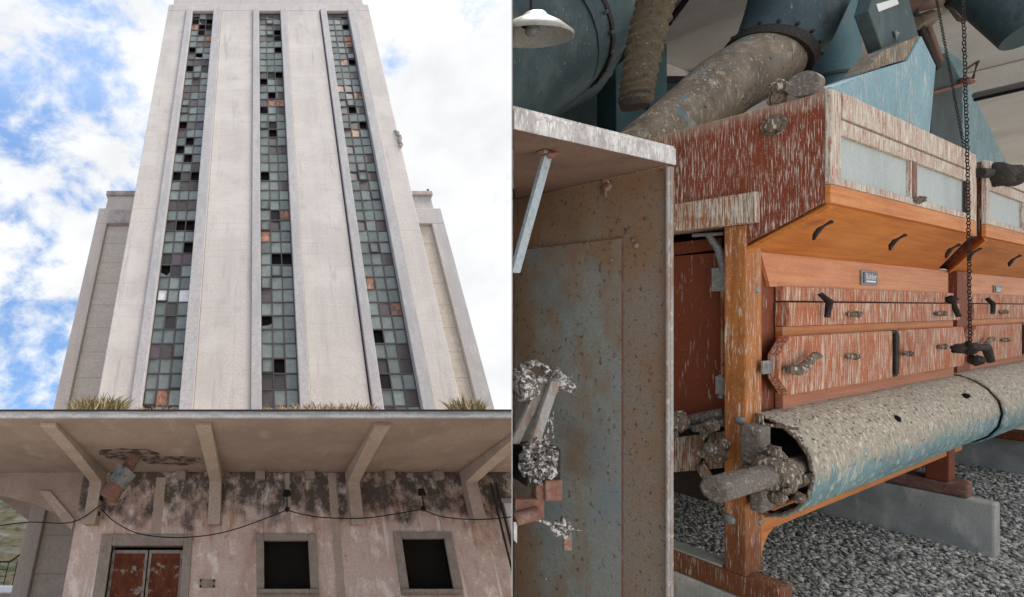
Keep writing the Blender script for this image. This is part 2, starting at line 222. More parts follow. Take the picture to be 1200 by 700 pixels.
m_partition = mat('partition_bounce_sheet', (0.372, 0.366, 0.348), [lay((0.270, 0.252, 0.228), (3, 3, 1), .5, .7, k=.6)], rough=.8)  # added dividing sheet; its pale tone bounces light onto the machines
m_earth = mat('yard_earth', (.44, .39, .34), [lay((.34, .30, .26), (.4, .4, .4), .45, .6, k=.7)], rough=1, fine=4)
m_cable = mat('cable_black', (.02, .018, .018), rough=.7, bump=0)
m_tin = mat('tin_white', (.55, .55, .55), [lay((.20, .14, .11), (4, 4, 4), .55, .65, k=.7)], rough=.7)
m_paleblue = mat('flaking_paint_pipe', (0.260, 0.273, 0.273), [lay((0.130, 0.176, 0.208), (4, 4, 3), .5, .6, k=.8), lay((0.169, 0.065, 0.039), (3, 3, 4), .55, .62, k=.9)], rough=.85, fine=20)

# ---------------------------------------------------------------- mesh helpers
BASE = {}
class MB:
    def __init__(s): s.v = []; s.f = []; s.mi = []; s.k = 0; s.sm = []
    def add(s, vs, fs, smooth=False):
        b = len(s.v); s.v += [Vector(p) for p in vs]
        for f in fs: s.f.append([b+i for i in f]); s.mi.append(s.k); s.sm.append(smooth)
        return s
    def box(s, x0, x1, y0, y1, z0, z1):
        return s.hexa([(x0, y0, z0), (x1, y0, z0), (x1, y1, z0), (x0, y1, z0), (x0, y0, z1), (x1, y0, z1), (x1, y1, z1), (x0, y1, z1)])
    def hexa(s, p):
        return s.add(p, [(0, 3, 2, 1), (4, 5, 6, 7), (0, 1, 5, 4), (1, 2, 6, 5), (2, 3, 7, 6), (3, 0, 4, 7)])
    def prism(s, pts, off):
        n = len(pts); off = Vector(off); a = [Vector(p) for p in pts]
        return s.add(a+[p+off for p in a], [tuple(range(n))[::-1], tuple(range(n, 2*n))]+[(i, (i+1) % n, n+(i+1) % n, n+i) for i in range(n)])
    def prismx(s, yz, x0, x1):
        return s.prism([(x0, y, z) for y, z in yz], (x1-x0, 0, 0))
    def tube(s, pts, r, seg=14, cap=True, wob=0.):
        pts = [Vector(p) for p in pts]; n = len(pts); rs = r if isinstance(r, (list, tuple)) else [r]*n
        vs = []; up = None
        for i, p in enumerate(pts):
            t = (pts[min(i+1, n-1)]-pts[max(i-1, 0)]).normalized()
            if up is None: up = Vector((0, 0, 1)) if abs(t.z) < .9 else Vector((1, 0, 0))
            a = t.cross(up).normalized(); b = t.cross(a).normalized(); up = -b if False else up
            for k in range(seg):
                q = 2*math.pi*k/seg; rr = rs[i]*(1+wob*noise.noise(p*37+Vector((k*1.3, i*.7, 0))))
                vs.append(p+a*math.cos(q)*rr+b*math.sin(q)*rr)
        fs = [(i*seg+k, i*seg+(k+1) % seg, (i+1)*seg+(k+1) % seg, (i+1)*seg+k) for i in range(n-1) for k in range(seg)]
        s.add(vs, fs, True)
        if cap: s.add([vs[k] for k in range(seg)], [tuple(range(seg))]); s.add(vs[-seg:], [tuple(range(seg))[::-1]])
        return s
    def blob(s, c, r, wob=.25, f=8., nu=14, nv=9, sc=(1, 1, 1)):
        c = Vector(c); vs = []
        for j in range(nv+1):
            th = math.pi*j/nv
            for i in range(nu):
                ph = 2*math.pi*i/nu; d = Vector((math.sin(th)*math.cos(ph), math.sin(th)*math.sin(ph), math.cos(th)))
                rr = r*(1+wob*noise.noise(d*f*.3+c*9)+wob*.5*noise.noise(d*f+c*5)); vs.append(c+Vector((d.x*sc[0], d.y*sc[1], d.z*sc[2]))*rr)
        return s.add(vs, [(j*nu+i, j*nu+(i+1) % nu, (j+1)*nu+(i+1) % nu, (j+1)*nu+i) for j in range(nv) for i in range(nu)], True)
    def mirror_norm(s): return s
    def build(s, name, m, parent=None, frame=None, base=None, bevel=0., fix=True):
        me = bpy.data.meshes.new(name)
        if parent is not None: b = BASE[parent.name]
        else: b = Vector(base if base is not None else (0, 0, 0))
        me.from_pydata([tuple(p-b) for p in s.v], [], s.f)
        ms = m if isinstance(m, (list, tuple)) else [m]
        for q in ms: me.materials.append(q)
        me.polygons.foreach_set('material_index', s.mi); me.polygons.foreach_set('use_smooth', s.sm)
        me.validate(); me.update()
        if fix:
            import bmesh
            bm = bmesh.new(); bm.from_mesh(me); bmesh.ops.recalc_face_normals(bm, faces=bm.faces); bm.to_mesh(me); bm.free()
        o = bpy.data.objects.new(name, me); col.objects.link(o)
        if parent is not None: o.parent = parent; BASE[o.name] = b
        else: o.matrix_world = (frame or FW) @ Matrix.Translation(b); BASE[o.name] = b
        if bevel:
            bv = o.modifiers.new('edge', 'BEVEL'); bv.width = bevel; bv.segments = 2; bv.limit_method = 'ANGLE'; bv.angle_limit = R(40)
        return o
def tag(o, label=None, cat=None, group=None, kind=None):
    for k, v in (('label', label), ('category', cat), ('group', group), ('kind', kind)):
        if v: o[k] = v
    return o
def thing(name, label, cat, frame, base=(0, 0, 0), group=None):
    o = bpy.data.objects.new(name, None); col.objects.link(o); o.empty_display_size = .2
    o.matrix_world = frame @ Matrix.Translation(Vector(base)); BASE[o.name] = Vector(base)
    return tag(o, label, cat, group)
def jit(a, k): return a+rnd.uniform(-k, k)

# ================================================================= YARD SIDE : tower
YT = 26.0; YW = 22.0; YF = 15.2; ZS = 5.42; ZT = 5.60   # tower face, front wall, canopy front edge, soffit, canopy top
GZ = -2.6
t = thing('grain_silo_tower', 'tall pale concrete silo tower with three vertical window strips, rising above the canopy', 'tower', FB, (1.3, YT+8, GZ))
TL, TR, TZ = -8.82, 11.35, 52.7
strips = [(-6.30, -4.25), (.33, 2.40), (7.04, 9.12)]
ZG0, ZG1 = 8.0, 51.45
b = MB()
def slab(x0, x1, z0=GZ, z1=ZG1, y=YT): b.box(x0, x1, y, YT+16, z0, z1)
FRW = .52
# piers in slightly proud planes, the strips cut back between them
slab(TL, strips[0][0]-.62); slab(strips[0][1]+.80, strips[1][0]-.62); slab(strips[1][1]+.62, strips[2][0]-.72); slab(strips[2][1]+.75, TR)
for x0, x1 in strips: b.box(x0-.62, x1+.8, YT+.9, YT+16, GZ, ZG1)
b.box(TL, TR, YT, YT+16, ZG1+.002, TZ)
b.build('wall', m_tower, t, bevel=.05)
b = MB(); b.box(TL+.35, TR-.35, YT+.3, YT+15, TZ, TZ+3.4); b.build('parapet', m_tower, t, bevel=.05)
pat = [
 "dgg ddd odd gdg ggo ggp bgg bdg ggb dgb ggg ggg ggg ggg ggg ggg ggg dgp pgg gdg dgg gdg ggb bbb gbb ggg bbb ggg bbb ggg ggd gpp dbg ggg wgw ggg ggg ggg pgg ggg ggg gog dgg ggg",
 "bbb ggg gbb ggb bbb ggg ggd ggg ggg ggg bdb dgb ggg gbb poo dgg ggg gdg gdg ggg ggb ggg ggg dgg ggg ggg ggg gdo ggg ogg ggg gdd ggg ggg pgg ggg dgg ggg ggg gdg bbg ggg ggg gdd",
 "bbb ggg ggd ggg ggo ggo ggg ggg god ggg ggg ggg obg gbo ggg bbb ggg gbb bog ggg bgg ggb ggg ggb gbg ggg ggg ggg bgp ggg ggg ggb ggg ogg ggg gpo ggg bgg ggb bgg dgg ggg ggg gbg"]
keys = list(PN)
for si, (x0, x1) in enumerate(strips):
    # raised bands each side of the strip
    for a0, a1 in ((x0-.62, x0-.02), (x1+.02, x1+.80 if si == 0 else (x1+.62 if si == 1 else x1+.75))):
        b = MB(); b.box(a0, a1, YT-.16, YT+.9, GZ, ZG1+.15); b.build('window_band', m_towerband, t, bevel=.04)
    wr = MB(); wr.box(x0-.02, x1+.02, YT+.62, YT+.85, ZG0, ZG1); w_o = wr.build('window_strip', PN['d'], t)  # black backing paints the unlit depth behind missing panes
    rows = pat[si].split(); rh = .984; ox = x0; pw = (x1-x0)/3
    fr = MB(); gl = MB()
    for r_, row in enumerate(rows):
        zt = ZG1-.05-r_*rh
        if zt-rh < ZG0: break
        fr.box(x0, x1, YT+.26, YT+.34, zt-.045, zt+.045)
        for c_ in range(3):
            k = row[c_]
            if k == 'g' and rnd.random() < (.13 if r_ < 22 else .06): k = 'b'
            elif k == 'b' and rnd.random() < .3: k = 'd'
            if k == 'd':
                if rnd.random() < .12:      # a shard left in the frame
                    xa, xb = x0+c_*pw+.03, x0+(c_+1)*pw-.03; za, zb = zt-rh+.04, zt-.04; gl.k = 0; q_ = rnd.random()
                    gl.add([(xa, YT+.30, za), (xb, YT+.30, za), (xb, YT+.30, za+(zb-za)*rnd.uniform(.1, .5)), (xa+(xb-xa)*rnd.uniform(.3, .7), YT+.30, za+(zb-za)*rnd.uniform(.05, .3)), (xa, YT+.30, za+(zb-za)*rnd.uniform(.2, .9))], [(0, 1, 2, 3, 4)])
                if rnd.random() < .9: continue
            gl.k = keys.index(k); tl = rnd.uniform(-.02, .02); t2 = rnd.uniform(-.015, .015)
            xa, xb = x0+c_*pw+.035, x0+(c_+1)*pw-.035; za, zb = zt-rh+.045, zt-.045
            if k == 'w' and r_ == 32: za = zb-.5
            gl.add([(xa, YT+.30+tl, za), (xb, YT+.30-tl, za), (xb, YT+.30-tl+t2, zb), (xa, YT+.30+tl+t2, zb)], [(0, 1, 2, 3)])
            if k in 'gw' and rnd.random() < .10:      # opened vent frame
                fr.box(xa-.02, xb+.02, YT+.2, YT+.26, za, za+.07); fr.box(xa-.02, xa+.04, YT+.2, YT+.26, za, zb); fr.box(xb-.04, xb+.02, YT+.2, YT+.26, za, zb)
    for c_ in range(4):
        fr.box(x0+c_*pw-.035, x0+c_*pw+.035, YT+.25, YT+.35, ZG0, ZG1)
    gl.build('glazing', [PN[k] for k in keys], w_o, fix=False); fr.build('bars', m_mull, w_o)
# scar on the right edge of the tower
b = MB()
for i in range(9): b.blob((TR-.05+jit(0, .12), YT+jit(0, .05), 31.3+i*.22), .16, .5)
b.build('spalled_patch', m_cornice, t)
# wings
YV = 29.0
for side, (xo, xi, po, pi_) in (('L', (-12.45, -7.0, -11.6, -8.0)), ('R', (14.64, 10.0, 13.65, 10.2))):
    t = thing('silo_wing', 'lower side block stepped back left of the tower, with recessed block panel' if side == 'L' else 'lower side block stepped back right of the tower, with narrow recessed panel', 'building wing', FB, (xo, YV+5, GZ), 'side blocks of the silo')
    s_ = 1 if side == 'L' else -1
    X = lambda a, c: (min(a, c), max(a, c))
    b = MB(); b.box(*X(xo, po), YV, YV+10, GZ, 26.0); b.box(*X(xo, xi), YV, YV+10, 26.003, 27.6); b.box(*X(po, xi), YV+.35, YV+10, GZ, 26.0); 
    b.build('wall', m_wing if side == 'L' else m_towerband, t, bevel=.04)
    b = MB(); b.box(*X(po+s_*.02, xi), YV+.30, YV+.34, GZ, 25.98); b.build('block_panel', m_wingp, t)
    if side == 'L':
        b = MB(); b.box(*X(po, xi), YV-.05, YV+.3, 26.0, 27.4); b.build('frieze', m_cornice, t, bevel=.03)
    b = MB(); b.box(*X(xo+s_*.35, xi), YV+.4, YV+10, 27.6, 29.3); b.build('attic_wall', m_wing if side == 'L' else m_towerband, t, bevel=.04)
    b = MB(); b.box(*X(xo+s_*.2, xi), YV+.2, YV+10, 29.3, 29.75); b.build('cornice', m_cornice, t, bevel=.05)
    if side == 'R': b = MB(); b.tube([(xo+s_*.4, YV+.5, 29.75), (xo+s_*.4, YV+.5, 30.15)], .1, 8); b.build('roof_stub', m_dark, t)

# ---------------------------------------------------------------- low building with canopy
t = thing('canopied_building', 'low stained loading building with a deep concrete canopy, in front of the tower', 'building', FB, (1.2, YW, GZ))
xr = 11.6
b = MB()
ops = [(-5.80, -2.92, GZ, 2.52), (.32, 2.10, .98, 2.70), (5.90, 7.62, .98, 2.78)]   # openings
xs = sorted({-7.45, xr, *[o[0] for o in ops], *[o[1] for o in ops]})
for a0, a1 in zip(xs[:-1], xs[1:]):
    op = [o for o in ops if o[0] <= a0+.001 and o[1] >= a1-.001]
    if not op: b.box(a0, a1, YW, YW+.6, GZ, ZS)
    else:
        o = op[0]
        if o[2] > GZ: b.box(a0, a1, YW, YW+.6, GZ, o[2])
        b.box(a0, a1, YW, YW+.6, o[3], ZS)
b.box(-7.45, -6.9, YW+.6, YW+13, GZ, ZS)
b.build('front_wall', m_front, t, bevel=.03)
b = MB(); b.box(-6.9, xr, YW+1.6, YW+1.7, GZ, ZS-.1); b.build('inner_shade_sheet', m_void, t)  # black sheet paints the darkness behind door and windows
# canopy slab, wrapping round the left side
zl = (-25.5, 35.0)
b = MB(); plan = [(-26, YF), (xr, YF), (xr, YW+5), (-7.0, YW+5), (-7.0, 35.2), (-14.9, 35.2), (-16.2, 31.0), (-18.6, 26.5), (-26, 26.5)]
plan = [(-26, YF), (xr, YF), (xr, YW+5), (-7.0, YW+5), (-7.0, 35.4), (-14.9, 35.4), (-13.5, 27.0), (-14.2, 26.0), (-26, 24.5)]
b.prism([(x, y, ZS) for x, y in plan], (0, 0, ZT-ZS)); b.build('canopy_slab', m_canopy, t, bevel=.03)
b = MB(); b.box(-26, xr, YF-.10, YF-.002, ZS-.03, ZT+.02)
b.build('fascia', m_fascia, t, bevel=.02)
b = MB(); b.box(-26, xr, YF-.13, YF+.3, ZT+.024, ZT+.065); b.build('roof_edge', m_dark, t)
# front brackets
def bracket(xc, wd, curve=True):
    yb = YW-.55; zk = bp(0, 565, 1, yb).z; zb = 3.25
    prof = [(YF+.35, ZS), (YF+.35, ZS-.14)]
    for i in range(1, 7):
        q = i/6; prof.append((YF+.35+(yb-YF-.35)*q, ZS-.14-(ZS-.14-zk)*q**1.35))
    prof += [(yb, zb), (YW, zb), (YW, ZS)]
    m_ = MB(); m_.prismx(prof, xc-wd/2, xc+wd/2); return m_
for xc in (-6.72, -1.70, 4.10, 9.05):
    bracket(xc, .50).build('bracket', m_bracket, t, bevel=.02)
# arched beam running out to the left from the corner
prof = [(-7.45, ZS), (-26, ZS), (-26, 4.72)]
for i in range(0, 9):
    q = i/8; prof.append((-15+7.55*q, 4.72-.1*q-1.35*q**3.2))
prof.append((-7.45, 3.2))
b = MB(); b.prism([(x, YW+.02, z) for x, z in prof], (0, .5, 0)); b.build('arched_beam', m_canopy, t, bevel=.02)
b = MB(); pr2 = [(-9.2, YW-.10, 4.62), (-8.75, YW-.1, 4.62), (-7.5, YW-.1, 3.5), (-7.5, YW-.1, 3.1), (-7.9, YW-.1, 3.35)]
b.prism(pr2, (0, .12, 0)); b.build('bracket', m_bracket, t)
# small corbels where roof beams reach the wall
for px in (212, 305, 363, 457, 514):
    p = bp(px, 557, 1, YW-.3); b = MB(); b.box(p.x-.21, p.x+.21, YW-.42, YW, ZS-.36, ZS-.003); b.build('corbel', m_stone, t, bevel=.03)
# surrounds, door and windows
def surround(x0, x1, z0, z1, ox0, ox1, oz0, oz1, sill=True, name='window'):
    b = MB(); y0 = YW-.10
    b.box(x0, ox0, y0, YW+.25, z0, z1); b.box(ox1, x1, y0, YW+.25, z0, z1); b.box(ox0, ox1, y0, YW+.25, oz1, z1)
    if sill: b.box(ox0, ox1, y0, YW+.25, z0, oz0)
    o = b.build(name, m_stone, t, bevel=.02)
    if sill:
        b = MB(); b.box(x0+.05, x1-.05, y0-.12, y0+.05, oz0-.12, oz0+.02); b.build('sill', m_stone, o, bevel=.02)
        b = MB(); b.box(ox0, ox1, YW+.30, YW+.34, oz0, oz1); b.box(ox0, ox0+.12, YW+.2, YW+.30, oz0, oz1); b.box(ox1-.12, ox1, YW+.2, YW+.3, oz0, oz1); b.box(ox0, ox1, YW+.2, YW+.3, oz1-.12, oz1)
        b.build('window_shade_fill', m_void, o)  # black fill paints the shade inside the empty window opening
    return o
d_o = surround(-6.26, -2.58, GZ, 2.93, -5.80, -2.92, GZ, 2.52, False, 'door')
for a0, a1 in ((-5.78, -4.36), (-4.30, -2.94)):
    b = MB(); b.box(a0, a0+.10, YW+.16, YW+.24, GZ, 2.38); b.box(a1-.10, a1, YW+.16, YW+.24, GZ, 2.38); b.box(a0+.1, a1-.1, YW+.16, YW+.24, 2.26, 2.38)
    leaf = b.build('door_leaf', m_doorframe, d_o); b = MB(); b.box(a0+.1, a1-.1, YW+.20, YW+.23, GZ, 2.26); b.build('rusty_sheet', m_rustdoor, leaf)
surround(.02, 2.42, .74, 2.95, .32, 2.10, .98, 2.70)
surround(5.58, 7.96, .78, 3.02, 5.90, 7.62, .98, 2.78)
p = bp(243, 684, 1, YW); b = MB(); b.box(p.x-.30, p.x+.30, YW-.05, YW, p.z-.14, p.z+.14); b.build('wall_plate', m_stone, t, bevel=.02)
for sx_ in (-.26, .26):
    for sz in (-.1, .1): b = MB(); b.tube([(p.x+sx_, YW-.09, p.z+sz), (p.x+sx_, YW-.04, p.z+sz)], .045, 8); b.build('bolt', m_dark, t)
# pale plaster strip patches on the wall
for px, wd, z0, z1 in ((185, .42, 2.95, 5.2), (338, .20, 2.95, ZS-.05), (392, .34, GZ, ZS-.05)):
    p = bp(px, 600, 1, YW); b = MB(); n = 70; pts = []
    for i in range(n+1): z = z0+(z1-z0)*i/n; pts.append((p.x-wd/2+.05*noise.noise(Vector((z*6.3, px, 0)))+.03*noise.noise(Vector((z*17, px, 0))), YW-.012, z))
    for i in range(n, -1, -1): z = z0+(z1-z0)*i/n; pts.append((p.x+wd/2+.05*noise.noise(Vector((z*6.1, px+9, 0)))+.03*noise.noise(Vector((z*17, px+9, 0))), YW-.012, z))
    b.prism(pts, (0, .010, 0)); b.build('plaster_strip', m_bracket, t)
# broken hole in the soffit, its dark inside painted on flat patches
b = MB(); hc = bp(152, 532, 2, ZS)
for cxx, cyy, r1, r2 in ((hc.x, hc.y, 1.15, .75), (hc.x+1.55, hc.y+.9, 1.15, .62)):
    pts = []
    for i in range(26):
        a = 2*math.pi*i/26; k = 1+.28*noise.noise(Vector((math.cos(a)*2, math.sin(a)*2, cxx))); pts.append((cxx+math.cos(a)*r1*k, cyy+math.sin(a)*r2*k, ZS-.03))
    b.prism(pts, (0, 0, .028))
b.build('soffit_hole_patch', mat('broken_soffit', (.075, .058, .05), [lay((.30, .235, .20), (2.5, 2.5, 2.5), .46, .56, k=.9, d=9, r=.7)], rough=1, fine=12, bump=1.), t)
# set back wall and round corner column on the left
p1 = bp(38, 612, 2, ZS); YB = p1.y
t = thing('side_annex', 'set-back grey side wall with rounded column corner, far left under the canopy', 'building', FB, (-12, YB, GZ))
b = MB(); b.box(-12.9, -7.5, YB+.4, YB+1, GZ, ZS); b.build('wall', m_annex, t)
b = MB(); b.tube([(-12.9, YB+1.0, GZ), (-12.9, YB+1.0, ZS-.01)], 1.95, 40); b.build('round_corner', m_column, t)
b = MB(); b.box(-15, -7.5, YB+.1, YB+.42, ZS-.30, ZS-.05); b.build('ledge', m_dark, t)
q0 = bp(57, 665, 1, YB+.4); q1 = bp(83, 665, 1, YB+.4)
b = MB(); b.box(q0.x, q0.x+.45, YB+.22, YB+.4, GZ, q0.z); b.box(q0.x+.45, -7.5, YB+.22, YB+.4, q0.z-.45, q0.z); wf = b.build('window', m_stone, t, bevel=.03)
b = MB(); b.box(q0.x+.45, -7.5, YB+.34, YB+.39, GZ, q0.z-.45); b.build('pane', PN['b'], wf)
# right: neighbouring wall and downpipe
t = thing('neighbour_wall', 'pale rendered wall beyond the right end of the canopy', 'wall', FB, (11.9, YW-.3, GZ))
b = MB(); b.box(10.35, 11.6, YW-.12, YW-.003, GZ, 4.15); b.build('wall_face', m_column, t, bevel=.03)
b = MB(); b.box(10.2, 11.6, YW-.17, YW-.002, 4.15, 4.3); b.build('coping', m_cornice, t)
b = MB()
for dx in (0, .22): b.tube([bp(575+dx*0, 566, 1, YW-.22)+Vector((dx, 0, 0)), (9.98+dx, YW-.22, GZ)], .045, 8)
tag(b.build('downpipe', m_dark, frame=FB, base=(9.95, YW-.2, GZ)), 'pair of thin dark downpipes at the right end of the stained wall', 'downpipe')

# hanging broken pipe, insulators, wires
a = bp(160, 535, 2, ZS); e = bp(127, 583, 1, a.y-.2)
ax_ = (e-a); t = thing('broken_drain_pipe', 'rusty broken pipe with flaking grey paint hanging from the canopy hole', 'pipe', FB, a)
b = MB(); b.tube([a+Vector((0, 0, .2)), a+ax_*.45], .24, 14); b.build('upper_pipe', m_rustred, t)
b = MB(); b.tube([a+ax_*.36, a+ax_*.40, a+ax_*.66, a+ax_*.72], [.42, .40, .36, .40], 16, wob=.3); b.build('sleeve', m_paleblue, t)
b = MB(); b.tube([a+ax_*.68, a+ax_*1.02], [.34, .36], 16, wob=.15); b.build('lower_pipe', m_rustred, t)
for px, py, lb in ((336, 578, 'black cable insulator on the wall between the door and the middle window'), (494, 577, 'black cable insulator above the right-hand window'), (117, 583, 'black cable insulator beside the leftmost bracket')):
    p = bp(px, py, 1, YW-.35); t = thing('cable_insulator', lb, 'insulator', FB, p, 'cable insulators on the stained wall')
    b = MB(); b.tube([p+Vector((0, .4, 0)), p+Vector((0, 0, 0)), p+Vector((0, -.05, -.1))], [.05, .05, .04], 8); b.tube([p+Vector((0, 0, -.6)), p], [.03, .03], 8); b.build('hook', m_dark, t)
    b = MB(); b.tube([p+Vector((0, -.02, -.12)), p+Vector((0, -.02, .12))], [.17, .13], 12); b.build('cap', m_cable, t)
    b = MB(); b.blob(p+Vector((0, .1, -.62)), .10, .3); b.build('clamp', m_cable, t)
wp = [[(0, 616), (35, 612), (85, 612), (118, 592)], [(118, 596), (135, 612), (165, 626), (215, 630), (270, 622), (336, 598)], [(336, 598), (372, 606), (430, 607), (494, 597)], [(494, 597), (520, 606), (560, 609), (599, 606)]]
for i, (w_, lb) in enumerate(zip(wp, ('black cable sagging left of the first bracket', 'black cable sagging above the rusty door', 'black cable sagging above the middle window', 'black cable running past the last bracket to the right'))):
    pts = [bp(x, y, 1, YW-.65) for x, y in w_]; fine = []
    for j in range(len(pts)-1):
        p0, p1_, p2, p3 = pts[max(j-1, 0)], pts[j], pts[j+1], pts[min(j+2, len(pts)-1)]
        for q in range(6):
            u = q/6; fine.append(.5*((2*p1_)+(-p0+p2)*u+(2*p0-5*p1_+4*p2-p3)*u*u+(-p0+3*p1_-3*p2+p3)*u**3))
    fine.append(pts[-1]); b = MB(); b.tube(fine, .022, 6)
    tag(b.build('cable', m_cable, frame=FB, base=pts[0]), lb, 'cable', 'cables along the stained wall')
# grass on the canopy edge
def tuft(p, n, h, spread, m, lb, grp='grass tufts on the canopy edge'):
    b = MB()
    for i in range(n):
        a = rnd.uniform(0, 2*math.pi); r_ = rnd.random()**.5*spread; x = p.x+math.cos(a)*r_; y = p.y+abs(math.sin(a))*min(.5, spread)*.3
        lean = Vector((rnd.gauss(0, .30)+math.cos(a)*r_/max(spread, .01)*.5*h/.8, rnd.gauss(0, .15), 0)); hh = h*rnd.uniform(.45, 1.1)*(1-.35*r_/max(spread, .01)); w_ = rnd.uniform(.014, .034)
        q0 = Vector((x, y, ZT-.05)); q1 = q0+Vector((0, 0, hh*.55))+lean*hh*.4; q2 = q0+Vector((0, 0, hh*.95))+lean*hh*1.2
        b.k = 0 if rnd.random() < .5 else 1
        b.add([q0-Vector((w_, 0, 0)), q0+Vector((w_, 0, 0)), q1+Vector((w_*.8, 0, 0)), q1-Vector((w_*.8, 0, 0)), q2], [(0, 1, 2, 3), (3, 2, 4)])
    return tag(b.build('grass_tuft', m, frame=FB, base=p, fix=False), lb, 'grass', grp)
for px, n, h, sp, mm, lb in ((113, 420, .85, .85, [m_grassg, m_grassd], 'bushy green and rust grass tuft on the canopy edge left of the first window strip'),
    (548, 240, .75, .55, [m_grassg, m_grassd], 'green grass tuft on the canopy edge at the right end'),
    (178, 60, .45, .7, [m_grassd, m_grassd], 'sparse dry grass below the first window strip'),
    (335, 90, .45, .9, [m_grassd, m_grassd], 'short dry grass below the middle window strip'),
    (372, 130, .55, .9, [m_grassd, m_grassd], 'pale dry grass on the canopy edge right of the middle strip'),
    (408, 130, .55, .9, [m_grassd, m_grassd], 'pale dry grass on the canopy edge left of the last window strip'),
    (434, 60, .45, .5, [m_grassd, m_grassd], 'sparse dry grass beside the foot of the last window strip')):
    p = bp(px, 483, 1, YF-.02); p.z = ZT+.05; tuft(p, n, h, sp, mm, lb)
# hill, yard ground, railing
n1, n2 = 70, 46; vs = []
for j in range(n2):
    for i in range(n1):
        x = -330+i*4.6; y = 95+j*5.; q = max(0, (y-95)/230)
        z = GZ+72*q**.85+9*noise.noise(Vector((x*.02, y*.02, 0)))*q*1.5+3.*noise.noise(Vector((x*.09, y*.09, 3)))+1.2*noise.noise(Vector((x*.3, y*.3, 5)))
        vs.append((x, y, z))
b = MB(); b.add(vs, [(j*n1+i, j*n1+i+1, (j+1)*n1+i+1, (j+1)*n1+i) for j in range(n2-1) for i in range(n1-1)], False)
tag(b.build('hillside', m_hill, frame=FB, base=(-100, 150, GZ), fix=False), kind='structure')
b = MB(); b.box(-500, 300, 1.0, 500, GZ-.3, GZ); tag(b.build('yard_ground', m_earth, frame=FB, base=(0, 20, GZ)), kind='structure')
hp0, hp1 = bp(0, 660, 1, 48), bp(24, 652, 1, 48)
t = thing('balcony', 'small far balcony with black railing at the lower left edge', 'balcony', FB, (hp0.x, 48, hp0.z-2))
b = MB(); b.box(hp0.x-3, hp1.x-.5, 48, 50, hp0.z-2.6, hp0.z-1.8); b.build('floor_slab', m_dark, t)
b = MB(); b.tube([(hp0.x-3, 48, hp0.z+.1), (hp1.x-.8, 48, hp0.z+.1), (hp1.x, 48, hp0.z+.7)], .08, 6)
for i in range(7): b.tube([(hp0.x-3+i*.75, 48, hp0.z-1.9), (hp0.x-3+i*.75, 48, hp0.z+.1)], .04, 6)
for k in (.5, 1.0, 1.5): b.tube([(hp0.x-3, 48, hp0.z-k), (hp1.x-.8, 48, hp0.z-k)], .03, 6)
b.build('railing', m_cable, t)
hp = bp(0, 688, 1, 40); t = thing('shed', 'pale sheet-roofed shed under the balcony at the lower left corner', 'shed', FB, (hp.x-2, 42, GZ))
b = MB(); b.box(hp.x-6, hp.x+.9, 40.3, 46, GZ, hp.z-.3); b.build('wall', m_annex, t)
b = MB(); b.hexa([(hp.x-6, 40, hp.z-.4), (hp.x+1.1, 40, hp.z-.4), (hp.x+1.1, 46, hp.z+.3), (hp.x-6, 46, hp.z+.3), (hp.x-6, 40, hp.z-.3), (hp.x+1.1, 40, hp.z-.3), (hp.x+1.1, 46, hp.z+.4), (hp.x-6, 46, hp.z+.4)]); b.build('roof', m_tin, t)

YARD_NAMES = {o.name.split('.')[0] for o in bpy.data.objects if o.parent is None}
# ================================================================= MACHINE HALL
KX = 300/580
def part_pt(y): return (KX*y, y)
ZC = 5.2
back = 5.2  # back wall, machine-frame y
t = thing('machine_hall', 'concrete machine hall with pale ceiling around the wooden machines', 'hall', FW, (6, 8, 0))
b = MB(); e0, e1 = 1.16, 9.4; th = .0012
b.hexa([(KX*e0-th, e0, 0), (KX*e0+th, e0, 0), (KX*e1+th, e1, 0), (KX*e1-th, e1, 0), (KX*e0-th, e0, ZC), (KX*e0+th, e0, ZC), (KX*e1+th, e1, ZC), (KX*e1-th, e1, ZC)])
b.build('sheet_partition', m_partition, t)
wa = FM @ Vector((-3.2, back, 0)); wb = FM @ Vector((16, back, 0))
def onpart(mz): return None
# back wall from the partition to the right
o_ = FM.inverted()
dl = FMi.to_3x3() @ Vector((KX, 1, 0)); ol = FMi @ Vector((0, 0, 0)); tt = (back-ol.y)/dl.y; xl = (ol+dl*tt).x
b = MB()
for q in (0,): 
    p_ = [FM @ Vector((xl+.01, back, 0)), FM @ Vector((34, back, 0)), FM @ Vector((34, back+.3, 0)), FM @ Vector((xl+.2, back+.3, 0))]
    b.hexa(p_+[v+Vector((0, 0, ZC)) for v in p_])
b.build('back_wall', m_ceil, t)
pc = [Vector((KX*3.75+.003, 3.75, ZC)), Vector((40, 3.75, ZC)), FM @ Vector((34, back+.3, ZC)), FM @ Vector((xl+.2, back+.3, ZC))]
b = MB(); b.hexa([v for v in pc]+[v+Vector((0, 0, .3)) for v in pc]); b.build('ceiling', m_ceil, t)
for yb_ in (2.3,):
    b = MB(); b.box(2.6, 16, yb_, yb_+.35, ZC-.42, ZC-.003)
    for v in b.v: v.xyz = FM @ v
    b.build('ceiling_beam', m_ceil, t, bevel=.02)
for xb_ in (2.6, 8.2):
    b = MB(); b.box(xb_, xb_+.35, -.2 if xb_ < 5 else -3.0, back-.01, ZC-.30, ZC-.006)
    for v in b.v: v.xyz = FM @ v
    b.build('ceiling_beam', m_ceil, t, bevel=.02)
